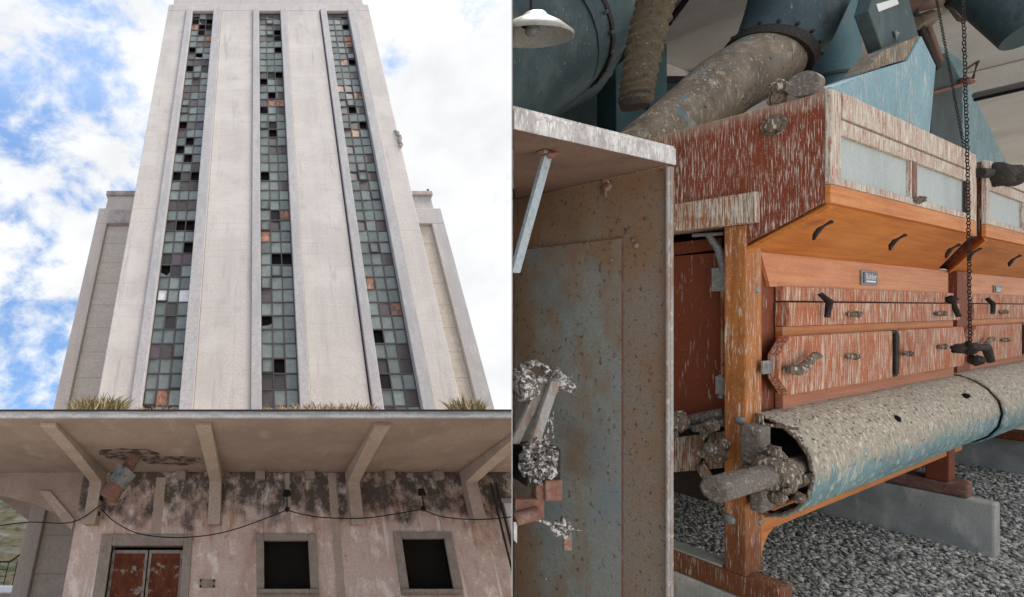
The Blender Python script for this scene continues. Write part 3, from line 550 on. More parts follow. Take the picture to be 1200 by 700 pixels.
# ground of the hall; unseen forecourt behind the camera, pale to bounce light
b = MB(); g = [(-60, -80, 0), (60, -80, 0), (60, 12, 0), (KX*12, 12, 0), (KX*1.0, 1.0, 0), (-60, 1.0, 0)]
b.add(g, [(0, 1, 2, 3, 4, 5)]); tag(b.build('ground', m_yard, base=(0, 0, 0), fix=False), kind='structure')
b = MB(); g = [Vector((KX*1.6+.02, 1.6, .004)), Vector((9.5, 1.6, .004)), FM @ Vector((12, back-.02, .004)), FM @ Vector((xl+.1, back-.02, .004))]
b.add(g, [(0, 1, 2, 3)]); tag(b.build('gravel_bed', m_gravbase, base=(4, 3, 0), fix=False), kind='structure')
# loose stones, one sheet of stuff
import numpy as np
rs = np.random.RandomState(3)
NS = 100000
# denser towards the near, visible ground
xx = rs.uniform(-.6, 8.5, NS*3); yy = rs.uniform(-2.2, 4.6, NS*3)
W3 = np.array(FM)[:3, :3]; T3 = np.array(FM)[:3, 3]
P = np.stack([xx, yy, np.zeros_like(xx)], 1) @ W3.T + T3
dist = np.hypot(P[:, 0], P[:, 1]); pxs = 300+580*P[:, 0]/np.maximum(P[:, 1], .1); pys = 360+580*2/np.maximum(P[:, 1], .1)
ok = (P[:, 1] > 1.9) & (P[:, 0] > KX*P[:, 1]+.05) & (pxs < 1330) & (rs.rand(NS*3) < np.clip((5.5/dist)**1.5, .2, 1))
P = P[ok][:NS]; n = len(P)
octa = np.array([(1, 0, 0), (0, 1, 0), (-1, 0, 0), (0, -1, 0), (0, 0, 1), (0, 0, -1)], float)
siz = rs.gamma(5, .0021, n)+.005; siz = np.minimum(siz, .03)
shp = octa[None]*(1+rs.uniform(-.4, .4, (n, 6, 1)))*np.stack([siz*rs.uniform(.8, 1.5, n), siz, siz*rs.uniform(.45, .8, n)], 1)[:, None, :]
shp += rs.uniform(-.25, .25, (n, 6, 3))*siz[:, None, None]
an = rs.uniform(0, 6.283, n); ca, sa = np.cos(an), np.sin(an); tilt = rs.uniform(-.7, .7, n)
x_, y_, z_ = shp[..., 0], shp[..., 1], shp[..., 2]
z2 = z_*np.cos(tilt)[:, None]+x_*np.sin(tilt)[:, None]; x2 = x_*np.cos(tilt)[:, None]-z_*np.sin(tilt)[:, None]
vx = x2*ca[:, None]-y_*sa[:, None]+P[:, 0:1]; vy = x2*sa[:, None]+y_*ca[:, None]+P[:, 1:2]
hump = .02*np.sin(P[:, 0]*3.1+1)*np.sin(P[:, 1]*2.7)+.02
vz = z2+(siz*.2+rs.uniform(0, .02, n)+hump*.6)[:, None]
V = np.stack([vx, vy, vz], 2).reshape(-1, 3)-np.array([4, 3, 0.])
fo = np.array([(0, 1, 4), (1, 2, 4), (2, 3, 4), (3, 0, 4), (1, 0, 5), (2, 1, 5), (3, 2, 5), (0, 3, 5)])
Fc = (fo[None]+np.arange(n)[:, None, None]*6).reshape(-1, 3)
me = bpy.data.meshes.new('gravel'); me.vertices.add(len(V)); me.vertices.foreach_set('co', V.ravel()); me.loops.add(Fc.size); me.loops.foreach_set('vertex_index', Fc.ravel().astype(np.int32))
me.polygons.add(len(Fc)); me.polygons.foreach_set('loop_start', np.arange(0, Fc.size, 3, dtype=np.int32)); me.polygons.foreach_set('loop_total', np.full(len(Fc), 3, np.int32))
me.update(); me.validate(); me.materials.append(m_grav)
go = bpy.data.objects.new('gravel', me); col.objects.link(go); go.location = (4, 3, 0); tag(go, 'loose grey gravel covering the ground under and before the machines', 'gravel', kind='stuff')

# ---------------------------------------------------------------- wooden grain cleaning machine
def lump(b, c, r, wob=.35, sc=(1, 1, 1)): b.blob(c, r, wob, 9., 16, 10, sc)
def latch(parent, p, L_=.10, dirx=(1, 0, 0), m=None):
    b = MB(); d = Vector(dirx); p = Vector(p)
    b.tube([p-d*L_/2, p-d*L_*.2, p+d*L_*.25, p+d*L_/2], [.012, .018, .012, .017], 8, wob=.5)
    lump(b, p+Vector((0, -.012, 0)), .018, .5); return b.build('latch', m or m_crust, parent)
def machine(nm, label, x0f, x0b, x1f, x1b, rx0, rx1, first=True, group='wooden grain cleaning machines in a row'):
    """x0f/x0b: left end of the hopper at front/back, x1f/x1b right end; rx0..rx1: lower body"""
    T_ = thing(nm, label, 'machine', FM, (rx0, 0, .45), group)
    YH = -.285; z0, z1 = 2.50, 3.03
    # --- hopper
    zs = 2.315
    def xl_(y): return x0f+(x0b-x0f)*(y-YH)/(.03-YH) if first is False else x0f
    def xr_(y): return x1f+(x1b-x1f)*(min(y, .03)-YH)/(.03-YH)
    yb = 1.0
    prof = [(YH, z0), (YH, z1), (yb, z1), (yb, 2.452), (.10, 2.452), (.03, zs)]
    bl = [Vector((xl_(min(y, .03)), y, z)) for y, z in prof]; br = [Vector((xr_(y), y, z)) for y, z in prof]; k = len(prof)
    b = MB(); b.add(bl+br, [tuple(range(k))[::-1], tuple(range(k, 2*k))]+[(i, (i+1) % k, k+(i+1) % k, k+i) for i in range(k)])
    hop = b.build('hopper', m_redwood, T_, bevel=.004)
    # soffit board
    b = MB(); o = Vector((0, -.006, -.012))
    lq = [bl[-1]+Vector((.03, 0, 0)), br[-1]-Vector((.03, 0, 0)), br[0]-Vector((.02, 0, 0)), bl[0]+Vector((.02, 0, 0))]
    b.hexa([q+o for q in lq]+[q+o*.1 for q in lq]); b.build('soffit_board', m_soffit, hop)
    for s_, (p, q) in enumerate(((bl[0], bl[-1]),)):
        b = MB(); dx = .05 if s_ == 0 else -.05; qq = [p, q, q+Vector((dx, 0, 0)), p+Vector((dx, 0, 0))]; o2 = Vector((0, -.016, -.03))
        b.hexa([v+o2 for v in qq]+[v+o2*.42 for v in qq]); b.build('soffit_rib', m_redx if s_ else m_soffit, hop, bevel=.003)
    # lip, front frame with two panes
    xa, xb = x0f, x1f
    b = MB(); b.box(xa-.002, xb+.002, YH-.02, YH, z0-.004, 2.583); b.build('lip_board', m_orange, T_, bevel=.003)
    fz0, fz1 = 2.585, z1+.004; wz0, wz1 = 2.622, 2.832
    w0a, w0b, w1a, w1b = (xa+.115, xa+1.10, xa+1.21, xb-.15) if first else (xa+.07, xa+1.04, xa+1.155, xb-.15)
    b = MB(); yf0, yf1 = YH-.022, YH
    b.box(xa-.004, w0a, yf0, yf1, fz0, fz1); b.box(w1b, xb+.004, yf0, yf1, fz0, fz1)
    b.box(w0a, w1b, yf0, yf1, wz1, 2.905); b.box(w0a, w1b, yf0-.006, yf1, 2.912, fz1); b.box(w0a, w1b, yf0, yf1, fz0, wz0); b.box(w0b, w1a, yf0, yf1, wz0, wz1)
    fr_ = b.build('front_frame', m_whiteframe, T_, bevel=.003)
    b = MB(); b.box(w0b+.02, w0b+.085, yf0-.004, yf0, wz0, wz1); b.build('bare_stile', m_rustred, fr_); b = MB(); b.box(w1b-.075, w1b-.002, yf0-.004, yf0, wz0, wz1); b.build('bare_stile', m_rustred, fr_)
    for a0, a1 in ((w0a, w0b), (w1a, w1b)):
        b = MB(); b.box(a0, a1, YH-.006, YH-.001, wz0, wz1); b.build('dusty_pane', m_pane, fr_)
    latch(fr_, (w1a-.05, yf0-.012, wz0-.01), .06)
    for fx in (.06, .48, .90):
        y_ = YH+.09; z_ = z0-.09; xx_ = xa+.03+(xr_(y_)-xa-.1)*fx
        b = MB(); p = Vector((xx_, y_-.02, z_-.008)); b.tube([p+Vector((-.03, .012, -.062)), p+Vector((-.015, .01, -.035)), p+Vector((0, 0, -.006)), p+Vector((.015, -.014, .010)), p+Vector((.04, -.03, .028))], [.005, .011, .010, .006, .010], 9, wob=.5); b.build('turn_latch', m_dark, hop)
    # --- body
    b = MB(); b.box(rx0+.14, rx1+.02, .035, 1.0, 1.36, zs-.004); b.build('body', m_redx, T_)
    b = MB(); b.prism([(rx0+.22, .018, zs-.012), (rx1-.04, .018, zs-.012), (rx1-.04, .018, 2.115), (rx0+.33, .018, 2.115)], (0, .015, 0)); pk = b.build('name_board', m_plank, T_)
    if True:
        c = mp(1017, 326, 1, .018) if first else mp(1167.5, 339, 1, .018)
        w_, h_ = (.145, .05) if first else (.13, .035)
        b = MB(); b.box(c.x-w_, c.x+w_, .008, .0175, c.z-h_, c.z+h_); npl = b.build('nameplate', m_steel, pk, bevel=.003)
        b = MB(); b.box(c.x-w_*.84, c.x+w_*.84, .0045, .0078, c.z-h_*.76, c.z+h_*.76); b.build('enamel_field', m_label, pk)
        cu = bpy.data.curves.new('tx', 'FONT'); cu.body = 'Buhler' if False else 'Bühler'; cu.size = h_*1.25; cu.extrude = .0008; cu.align_x = 'CENTER'; cu.align_y = 'CENTER'
        ob = bpy.data.objects.new('tx', cu); col.objects.link(ob); dg = bpy.context.evaluated_depsgraph_get(); mm_ = bpy.data.meshes.new_from_object(ob.evaluated_get(dg)); bpy.data.objects.remove(ob)
        b = MB(); ws = max(v.co.x for v in mm_.vertices)-min(v.co.x for v in mm_.vertices); kx = w_*1.35/ws
        b.add([(c.x+v.co.x*kx, .0035-v.co.z, c.z+h_*.15+v.co.y) for v in mm_.vertices], [tuple(p.vertices) for p in mm_.polygons])
        b.box(c.x-w_*.6, c.x+w_*.6, .0030, .0044, c.z-h_*.62, c.z-h_*.38); b.build('lettering', m_lettering, pk)
    a0, a1 = rx0+.43, rx1
    b = MB(); b.box(a0, a1-.02, -.004, .032, 2.035, 2.117); b.build('cap_strip', m_flap, T_, bevel=.004)
    b = MB(); b.box(a0-.01, a1, -.032, .03, 1.892, 2.026); f1 = b.build('upper_flap', m_flap, T_, bevel=.004)
    b = MB(); b.box(a0, a1-.01, .0, .03, 1.80, 1.888); b.build('middle_rail', m_orange, T_)
    ch = .10; za, zb = 1.515, 1.838; ra, rb = rx0+.225, rx1+.02
    xm = rx0+2.0
    for u0, u1, cl, cr in ((ra, xm-.07, True, False), (xm+.07, rb, False, True)):
        pl = []
        if cl: pl += [(u0+ch*1.3, za), (u0, za+ch), (u0, zb-ch), (u0+ch*1.3, zb)]
        else: pl += [(u0, za), (u0, zb)]
        if cr: pl += [(u1-ch*.6, zb), (u1, zb-ch), (u1, za+ch), (u1-ch*.6, za)]
        else: pl += [(u1, zb), (u1, za)]
        b = MB(); b.prism([(x, -.055, z) for x, z in pl], (0, .05, 0)); fl = b.build('lower_flap', m_flap, T_, bevel=.006)
        latch(fl, ((u0*.45+u1*.55), -.072, (za+zb)/2+.02), .14)
    b = MB(); b.box(xm-.068, xm+.068, -.045, .0, za, zb); b.box(xm-.03, xm+.03, -.062, -.046, za+.02, zb-.02); b.build('hinge_strap', m_dark, T_, bevel=.004)
    latch(T_, (xm+.10, -.08, (za+zb)/2), .12)
    b = MB(); p = Vector((ra+.02, -.075, (za+zb)/2-.01)); b.tube([p, p+Vector((.10, -.02, -.01)), p+Vector((.26, -.02, .05)), p+Vector((.33, -.02, .06))], [.02, .026, .018, .022], 8, wob=.5); b.build('swing_handle', m_crust, T_)
    b = MB(); b.box(ra-.12, ra-.01, -.03, -.022, (za+zb)/2-.035, (za+zb)/2+.035); b.build('side_strap', m_steel, T_)
    latch(f1, (a0+.85, -.05, 1.955), .16); latch(f1, (a1-.6, -.05, 1.95), .18)
    b = MB(); p = Vector((a0+.40, -.03, 2.03)); b.tube([p+Vector((0, 0, .05)), p+Vector((.02, -.03, 0)), p+Vector((.0, -.03, -.09))], [.014, .019, .014], 8, wob=.6); b.build('clasp', m_dark, T_)
    b = MB(); p = Vector((a1-.22, -.03, 2.06)); lump(b, p, .03, .5); b.tube([p, p+Vector((.02, -.03, -.14))], .015, 8, wob=.5); b.build('clasp', m_dark, T_)
    b = MB(); b.box(a0, a1, -.002, .03, 1.365, 1.512); b.build('kick_board', m_board, T_)
    b = MB(); b.box(rx1+.05, rx1+.42, -.01, 1.0, 1.0, zs-.02); b.build('end_post', m_redx, T_)
    # --- drum cover (bent sheet) and its rail
    pf = [(.02, 1.415), (-.03, 1.41), (-.085, 1.382), (-.148, 1.325), (-.192, 1.24), (-.205, 1.145), (-.19, 1.045), (-.15, .965), (-.09, .91), (-.02, .885)]
    ksc = 1.0 if first else 1.12
    NX = 40; vs = []; fs = []; xs0, xs1 = rx0+.14 if first else rx0+.02, rx1+.30
    pfine = []
    for i in range(len(pf)-1):
        for q in range(3):
            u = q/3; pfine.append((pf[i][0]*(1-u)+pf[i+1][0]*u, pf[i][1]*(1-u)+pf[i+1][1]*u))
    pfine.append(pf[-1]); M_ = len(pfine)
    for i in range(NX+1):
        x = xs0+(xs1-xs0)*i/NX
        for (y, z) in pfine:
            dn = .006*noise.noise(Vector((x*2.2, y*8, z*8)))
            vs.append((x, y*ksc*(1+dn*2), 1.15+(z-1.15)*(1.0 if first else 1.08)+dn))
    fs = [(i*M_+j, i*M_+j+1, (i+1)*M_+j+1, (i+1)*M_+j) for i in range(NX) for j in range(M_-1)]
    b = MB(); b.add(vs, fs, True); dr = b.build('drum_cover', m_drum, T_); so_ = dr.modifiers.new('thick', 'SOLIDIFY'); so_.thickness = .012; so_.offset = 1
    b = MB()
    ring = [Vector((xs1-.01, y*ksc*1.03, 1.15+(z-1.15)*1.06)) for y, z in pfine]; b.tube(ring, .016, 6); b.build('seam_shadow', m_dark, dr)  # black ring painted in as the shadow gap between drum covers
    if first:
        b = MB(); ring = [Vector((xs0, y*1.0, z)) for y, z in pfine]; b.tube(ring, .009, 6); b.build('rolled_edge', m_crust, dr)
        b = MB()
        for px, py, rr in ((1050, 491, .022), (1132, 464, .02), (998, 513, .012)):
            p = mp(px, py, 1, -.17); b.blob(p, rr, .3)
        b.build('hole', m_void, dr)
    b = MB(); b.box(rx0+.172, rx1+.25, .0, .05, .77, .90); b.box(rx0+.172, rx1+.25, .0, .03, 1.345, 1.36)
    if first: b.prism([(rx0+.172, .001, .60), (rx0+.20, .001, .68), (rx0+.26, .001, .74), (rx0+.34, .001, .769), (rx0+.172, .001, .769)], (0, .048, 0)); b.box(rx0+.172, rx0+.20, .001, .05, .9, 1.05); b.build('front_rail', m_orange, T_, bevel=.006)
    b = MB(); b.box(rx0+.2, rx1+.2, .25, .9, .85, 1.3); b.build('under_trough', m_dark, T_)
    return T_
M1 = machine('grain_cleaning_machine', 'nearer orange wooden cleaning machine streaked with droppings, its end and hopper facing left', .0, .0, 2.39, 3.33, 0., 3.60)
M2 = machine('grain_cleaning_machine', 'farther reddish cleaning machine cut by the right edge of the photo', 2.66, 3.55, 5.2, 6.4, 3.60, 7.2, first=False)

# end frame of the first machine
b = MB(); b.box(-.006, .172, -.003, .088, .572, 2.436); b.build('post', m_post, M1, bevel=.006)
b = MB(); b.box(0, .012, -.003, .0, .9, 2.4)
b = MB(); b.box(-.032, .12, -.055, 1.0, 2.438, 2.60); b.build('top_beam', m_postdrop, M1, bevel=.008)
b = MB(); b.box(-.002, .135, -.135, 1.2, .452, .572); b.build('foot_beam', m_post, M1, bevel=.012)
b = MB(); b.box(.002, .12, .10, 1.0, .574, .585); b.build('dust_layer', m_plinth, M1)
for px, py in ((886, 282), (886, 339)):
    p = mp(px, py, 1, 0); b = MB(); b.tube([(p.x, .002, p.z), (p.x, -.012, p.z)], [.026, .018], 10); b.build('bolt', m_steel, M1)
for px, py, rr in ((838, 0, .0), (868, 493, .022), (855, 608, .028), (840, 250, .03)):
    if rr: p = mp(px, py, 0, 0); b = MB(); b.blob((-.006, p.y, p.z), rr, .2, sc=(.5, 1, 1)); b.build('bolt', m_steel, M1)
for px, py, rr in ((891, 612, .02),):
    p = mp(px, py, 1, -.004); b = MB(); b.blob(p, rr, .2, sc=(1, .5, 1)); b.build('bolt', m_steel, M1)
# carpenter's marks burnt into the post
b = MB()
for (x0_, y0_, x1_, y1_) in ((856, 457, 858, 459), (860, 454, 862, 459), (866, 455, 868, 459), (857, 475.5, 862, 473.5), (862, 473.5, 868, 473.5), (868, 473.5, 873, 475.5)):
    p, q = mp(x0_, y0_, 0, -.001), mp(x1_, y1_, 0, -.001); b.tube([p, q], .0035, 6)
b.build('stamped_mark', m_dark, M1)
# end boards below the hopper
def xpoly(pts, x, thick, name, m, parent, bev=.003):
    b = MB(); b.prism([mp(px, py, 0, x) for px, py in pts], (thick, 0, 0)); return b.build(name, m, parent, bevel=bev)
xpoly([(740, 345), (847, 336), (847, 478), (740, 500)], .17, .03, 'end_board', m_redx, M1)
xpoly([(700, 270), (852, 262), (852, 345), (700, 360)], .30, .01, 'dark_opening', m_void, M1, 0)
xpoly([(740, 290), (846, 278), (846, 292), (740, 306)], .16, .03, 'end_rail', m_redx, M1)
xpoly([(740, 520), (852, 505), (852, 548), (740, 558)], .16, .05, 'lower_end_rail', m_postdrop, M1)
b = MB(); c0 = mp(800, 352, 0, .165); b.box(.155, .168, c0.y-.04, c0.y+.04, c0.z-.02, c0.z+.02)
c0 = mp(789, 402, 0, .165); b.box(.15, .168, c0.y-.05, c0.y+.03, c0.z-.06, c0.z+.06); b.build('hinge', m_steel, M1, bevel=.003)
# lever bracket and rod beside the post
b = MB(); pts = [mp(x, y, 0, .06) for x, y in ((812, 276), (830, 275), (842, 292), (847, 310), (847, 335))]
b.tube([pts[0], mp(848, 274, 0, .06)], .012, 6); b.tube(pts[1:], [.016, .02, .02, .018], 8, wob=.2); b.box(pts[-1].x-.01, pts[-1].x+.01, pts[-1].y-.02, pts[-1].y+.045, pts[-1].z-.03, pts[-1].z+.10); b.build('lever_bracket', m_steel, M1)
b = MB(); b.tube([mp(847, 335, 0, .06), mp(847, 445, 0, .06)], .0095, 8); b.build('rod', mat('rod_paint', (.42, .22, .13), [lay((.20, .05, .03), (20, 20, 6), .5, .55, k=.9)], rough=.6), M1)
p = mp(845, 452, 0, .05); b = MB(); b.box(p.x-.015, p.x+.015, p.y-.02, p.y+.02, p.z-.05, p.z+.05); b.tube([(p.x, p.y, p.z-.07), (p.x, p.y, p.z+.06)], .014, 8); b.build('rod_guide', m_steel, M1, bevel=.003)
# rust-caked shafts and bearings at the end
b = MB()
p = mp(903, 556, 1, -.13); q = mp(843, 573, 1, -.13)
q = mp(838, 574, 1, -.13); ps = [q-Vector((.008, 0, 0)), q, q+(p-q)*.3, q+(p-q)*.7, p, p+Vector((.8, 0, 0))]
b.tube(ps, [.046, .056, .056, .053, .05, .04], 24, wob=.07); b.build('drive_shaft', m_rustshaft, M1)
b = MB()
b.tube([p+Vector((-.05, 0, 0)), p+Vector((-.02, 0, 0)), p+Vector((.06, 0, 0)), p+Vector((.12, 0, 0))], [.066, .088, .092, .07], 26, wob=.16)
b.tube([p+Vector((.10, 0, 0)), p+Vector((.18, 0, .0))], [.075, .06], 20, wob=.2); lump(b, p+Vector((.03, .0, .10)), .038, .4); lump(b, p+Vector((-.02, -.03, -.10)), .035, .4); lump(b, p+Vector((.10, -.07, -.11)), .026, .4)
for i in range(26): a_ = rnd.uniform(0, 6.28); lump(b, p+Vector((jit(.03, .08), math.cos(a_)*.085, math.sin(a_)*.085)), rnd.uniform(.008, .02), .5)
b.build('bearing', m_crust, M1)
b = MB(); r0 = mp(884, 532, 1, -.05); b.box(r0.x-.02, r0.x+.10, -.08, .0, r0.z-.16, r0.z+.14); b.box(r0.x+.0, r0.x+.17, -.08, -.03, r0.z-.30, r0.z-.16); b.build('bearing_bracket', m_rustshaft, M1, bevel=.01)
b = MB(); k0 = mp(890, 496, 1, -.03); b.tube([k0, k0+Vector((0, 0, .05))], .018, 8); b.tube([k0+Vector((0, 0, -.005)), mp(936, 503, 1, -.16)], .010, 6, wob=.4); b.build('drum_clamp', m_crust, M1)
b = MB(); b.tube([mp(893, 598, 1, -.02), mp(912, 601, 1, -.04), mp(932, 597, 1, -.12), mp(942, 589, 1, -.17)], .007, 6); b.build('wire', m_dark, M1)
b = MB(); sh0 = mp(858, 492, 0, .12)
b.tube([mp(786, 498, 0, .08), mp(850, 485, 0, .08)], .035, 12, wob=.25); b.tube([mp(812, 503, 0, .02), mp(850, 495, 0, .02)], .02, 10, wob=.3); b.build('rear_shaft', m_rustshaft, M1)
b = MB(); lump(b, mp(794, 494, 0, -.02), .058, .4); lump(b, mp(785, 508, 0, -.02), .04, .4); lump(b, mp(836, 529, 0, -.02), .058, .35, (1, 1, 1.1)); lump(b, mp(846, 520, 0, -.02), .035, .4)
b.tube([mp(818, 503, 0, -.04), mp(826, 506, 0, -.04), mp(826, 530, 0, -.04), mp(822, 548, 0, -.04), mp(832, 566, 0, -.04)], [.02, .024, .02, .03, .022], 10, wob=.4); b.tube([mp(814, 532, 0, -.05), mp(848, 530, 0, -.05)], .022, 10, wob=.3); b.tube([mp(830, 500, 0, -.05), mp(840, 498, 0, -.05)], .03, 8, wob=.4)
b.build('crank_linkage', m_crust, M1)
b = MB(); p = mp(907, 147, 0, -.005)
b.tube([(.0, p.y, p.z), (-.015, p.y, p.z)], [.052, .048], 18); lump(b, (-.025, p.y, p.z), .034, .4, (.6, 1, 1)); b.build('flange_knob', m_crust, M1)
b = MB(); p = mp(940, 98, 0, -.02)
b.tube([p+Vector((.0, 0, 0)), p+Vector((.07, 0, 0))], .058, 26, wob=.03); b.tube([p+Vector((.07, 0, 0)), p+Vector((.2, .0, 0)), p+Vector((.30, .0, 0))], [.024, .020, .026], 10, wob=.2); b.build('roller_end', m_rustshaft, M1)
b = MB(); p = mp(914, 104, 0, .02); lump(b, p, .04, .45); lump(b, p+Vector((0, .01, -.05)), .035, .3); b.build('encrusted_bolt', m_crust, M1)
# shaft with two knobs on the junction to the second machine
b = MB(); p = mp(1146, 203, 1, -.30); q = mp(1166, 204, 1, -.30); b.tube([p, q], .035, 10, wob=.2); 
lump(b, mp(1168, 205, 1, -.32), .085, .25, (1.3, 1, 1)); lump(b, mp(1182, 206, 1, -.32), .085, .2, (1.8, 1, .9)); b.build('knobbed_shaft', m_dark, M2)
b = MB(); j0, j1 = mp(1137.5, 192, 1, -.28), mp(1147, 196, 1, -.28)
b.hexa([(2.41, -.27, 2.50), (2.64, -.27, 2.50), (2.75, .0, 2.50), (2.45, .0, 2.5), (2.41, -.27, 3.05), (2.64, -.27, 3.05), (2.75, .0, 3.05), (2.45, .0, 3.05)]); b.build('junction_board', m_postdrop, M2, bevel=.004)
# second foot + third foot of the row
x2 = 3.42
for xx_, tgt in ((x2, M1), (6.9, M2)):
    y_end = mp(1135, 583, 0, x2).y
    b = MB(); b.box(xx_, xx_+.14, y_end, 1.2, .455, .56); b.box(xx_+.155, xx_+.26, y_end+.02, 1.2, .455, .56); b.build('foot_beam', m_rustred if tgt is M1 else m_redx, tgt, bevel=.02)
    pa, pb = mp(1084, 550, 0, x2), mp(1112, 550, 0, x2)
    b = MB(); b.box(xx_, xx_+.17, pb.y, pa.y, .562, .90); b.build('post', m_redx, tgt, bevel=.006)

# concrete plinths
PL = 'concrete plinths under the machine feet'
g2 = mp(1166, 659, 2, 0)
for (x0_, x1_, y0_, lb) in ((.0, .16, -.12, 'soiled concrete plinth under the nearest machine foot, cut by the bottom edge'), (g2.x, g2.x+.16, g2.y, 'bare grey concrete plinth with a blunt end, under the middle foot'), (7.15, 7.35, -.6, 'pale concrete plinth farthest right behind the gravel')):
    b = MB(); b.box(x0_, x1_, y0_, 2.4, -.05, .45 if x0_ else .449); tag(b.build('concrete_plinth', m_plinth, frame=FM, base=(x0_, y0_, 0), bevel=.015), lb, 'plinth', PL)

# ---------------------------------------------------------------- sheet metal cabinet in the foreground
XCb, YCb = -1.453, -.333
t = thing('metal_cabinet', 'open rusty steel cabinet with a dropping-covered top in the foreground', 'cabinet', FM, (XCb, YCb, 0))
rr = mp(601, 400, 0, XCb); yend = rr.y
zt_ = mp(780, 195, 0, XCb).z
b = MB(); b.box(XCb, XCb+.006, YCb, yend, 0, zt_); pn = b.build('side_panel', m_cab, t)
sy0 = mp(730, 300, 0, XCb).y; zz = mp(730, 278, 0, XCb).z
b = MB(); b.box(XCb-.004, XCb-.0005, sy0+.004, yend-.01, 0, zz-.004); b.build('inner_sheet', m_cabsheet, pn, bevel=.0015)
b = MB(); b.box(XCb-.0035, XCb-.0004, sy0-.0015, sy0+.0015, 0, zz); b.box(XCb-.0035, XCb-.0004, sy0, yend-.01, zz-.0015, zz+.0015); b.build('seam', m_rustred, pn)
for px, py, r_ in ((711, 219, .020), (736, 271, .008), (742, 281, .008), (688, 285, .006), (716, 285, .006), (717, 304, .006), (648, 289, .005), (725, 259, .006), (746, 288, .009)):
    p = mp(px, py, 0, XCb-.004); b = MB(); b.blob((XCb-.006, p.y, p.z), r_, .35, sc=(.6, 1, 1)); 
    if r_ > .015: b.blob((XCb-.012, p.y+.004, p.z+.026), .012, .3); b.tube([(XCb-.012, p.y, p.z), (XCb-.012, p.y, p.z-.04)], .006, 6)
    b.build('bolt', m_rustred, pn)
e1_ = mp(788, 400, 1, YCb); b = MB(); b.box(XCb-.0, e1_.x, YCb-.004, YCb-.0005, 0, zt_-.004); b.box(XCb-.016, XCb-.0005, YCb-.003, YCb+.004, 0, zt_-.006); b.build('front_flange', m_flange, t, bevel=.002)
zb0, zb1 = mp(790, 194, 1, YCb-.02).z, mp(790, 176, 1, YCb-.02).z
c0 = mp(601, 100, 1, YCb-.02); xrr = mp(790, 180, 1, YCb-.02).x
c1 = mp(601, 240, 0, XCb)
pl = [Vector((c0.x, YCb-.02, 0)), Vector((xrr, YCb-.02, 0)), Vector((xrr, yend+.1, 0)), Vector((c1.x, yend+.1-.11, 0))]
b = MB(); b.hexa([v+Vector((0, 0, zb0+.006)) for v in pl]+[v+Vector((0, 0, zb1)) for v in pl]); b.k = 1
b.build('top_plate', m_cabin, t)
b = MB(); b.box(c0.x, xrr, YCb-.026, YCb-.0205, zb0, zb1+.003); b.build('top_edge', m_slab, t, bevel=.002)
b = MB(); b.hexa([v+Vector((0, 0, zb1+.001)) for v in pl]+[v+Vector((0, 0, zb1+.012)) for v in pl]); b.build('dropping_layer', m_slab, t)
# flat brace from the top to the left
s0 = mp(641, 183, 2, zb0-.01); s1 = s0+(FMi.to_3x3() @ Vector((-.075, -.02, 0))); s1 = cm(603, 320, (FM @ s0).y-.02)
b = MB(); d_ = (s1-s0).normalized(); sd_ = Vector((.018, .0, 0)); n_ = Vector((0, .006, 0))
b.hexa([s0-sd_-n_, s0+sd_-n_, s0+sd_+n_, s0-sd_+n_, s1-sd_-n_, s1+sd_-n_, s1+sd_+n_, s1-sd_+n_]); b.build('brace', mat('brace_paint', (.36, .42, .46), [lay((.25, .22, .2), (60, 60, 60), .6, .66, k=.8)], rough=.5), t, bevel=.001)
b = MB(); b.blob(s0+Vector((0, -.01, .0)), .016, .3, sc=(1, 1, .6)); b.box(s0.x-.03, s0.x+.04, s0.y-.012, s0.y+.012, s0.z+.003, s0.z+.012); b.build('bolt', m_rustred, t)

# encrusted linkage inside the cabinet
t = thing('encrusted_linkage', 'white-crusted shaft, levers and rusty bracket inside the cabinet at the centre seam', 'machinery', FW, cp(625, 470, 1.6))
D = 1.55
b = MB(); b.tube([cp(604, 452, D), cp(618, 449, D), cp(622, 448, D)], [.052, .052, .045], 18, wob=.1); b.build('shaft', m_white, t)
b = MB(); b.tube([cp(614, 448, D-.02), cp(650, 443, D)], .014, 10); lump(b, cp(656, 449, D), .032, .6, (1.3, 1, .8)); lump(b, cp(652, 437, D), .016, .5); b.build('pin', m_white, t)
for i, (a_, c_) in enumerate((((638, 444), (602, 520)), ((650, 446), (622, 530)))):
    b = MB(); p, q = cp(*a_, D-.03*i), cp(*c_, D-.03*i); s_ = Vector((.015, 0, 0)); n_ = Vector((0, .008, 0)); b.hexa([p-s_-n_, p+s_-n_, p+s_+n_, p-s_+n_, q-s_-n_, q+s_-n_, q+s_+n_, q-s_+n_]); b.build('lever_arm', m_flange, t, bevel=.003)
b = MB()
for x, y, r_ in ((611, 431, .010), (622, 427, .012), (640, 433, .011), (647, 438, .009)): lump(b, cp(x, y, D-.02), r_, .6)
b.tube([cp(610, 440, D), cp(618, 427, D), cp(628, 425, D), cp(638, 432, D), (cp(644, 446, D))], .0095, 10, wob=.3); b.build('crusted_collar', m_white, t)
b = MB()
for i in range(340):
    a = rnd.uniform(0, 6.28); r_ = rnd.random()**.6; c = cp(631+math.cos(a)*r_*22, 540+math.sin(a)*r_*26, D+rnd.uniform(-.05, .03)); L_ = rnd.uniform(.008, .022)
    b.blob(c, rnd.uniform(.003, .0065), .6, nu=6, nv=4, sc=(rnd.uniform(.5, 2.4), 1, rnd.uniform(.5, 2.4)))
for i in range(40): c = cp(rnd.uniform(632, 648), rnd.uniform(480, 525), D); b.blob(c, .005, .5, nu=6, nv=4, sc=(.7, .7, 2.2))
b.build('dropping_heap', m_white, t)
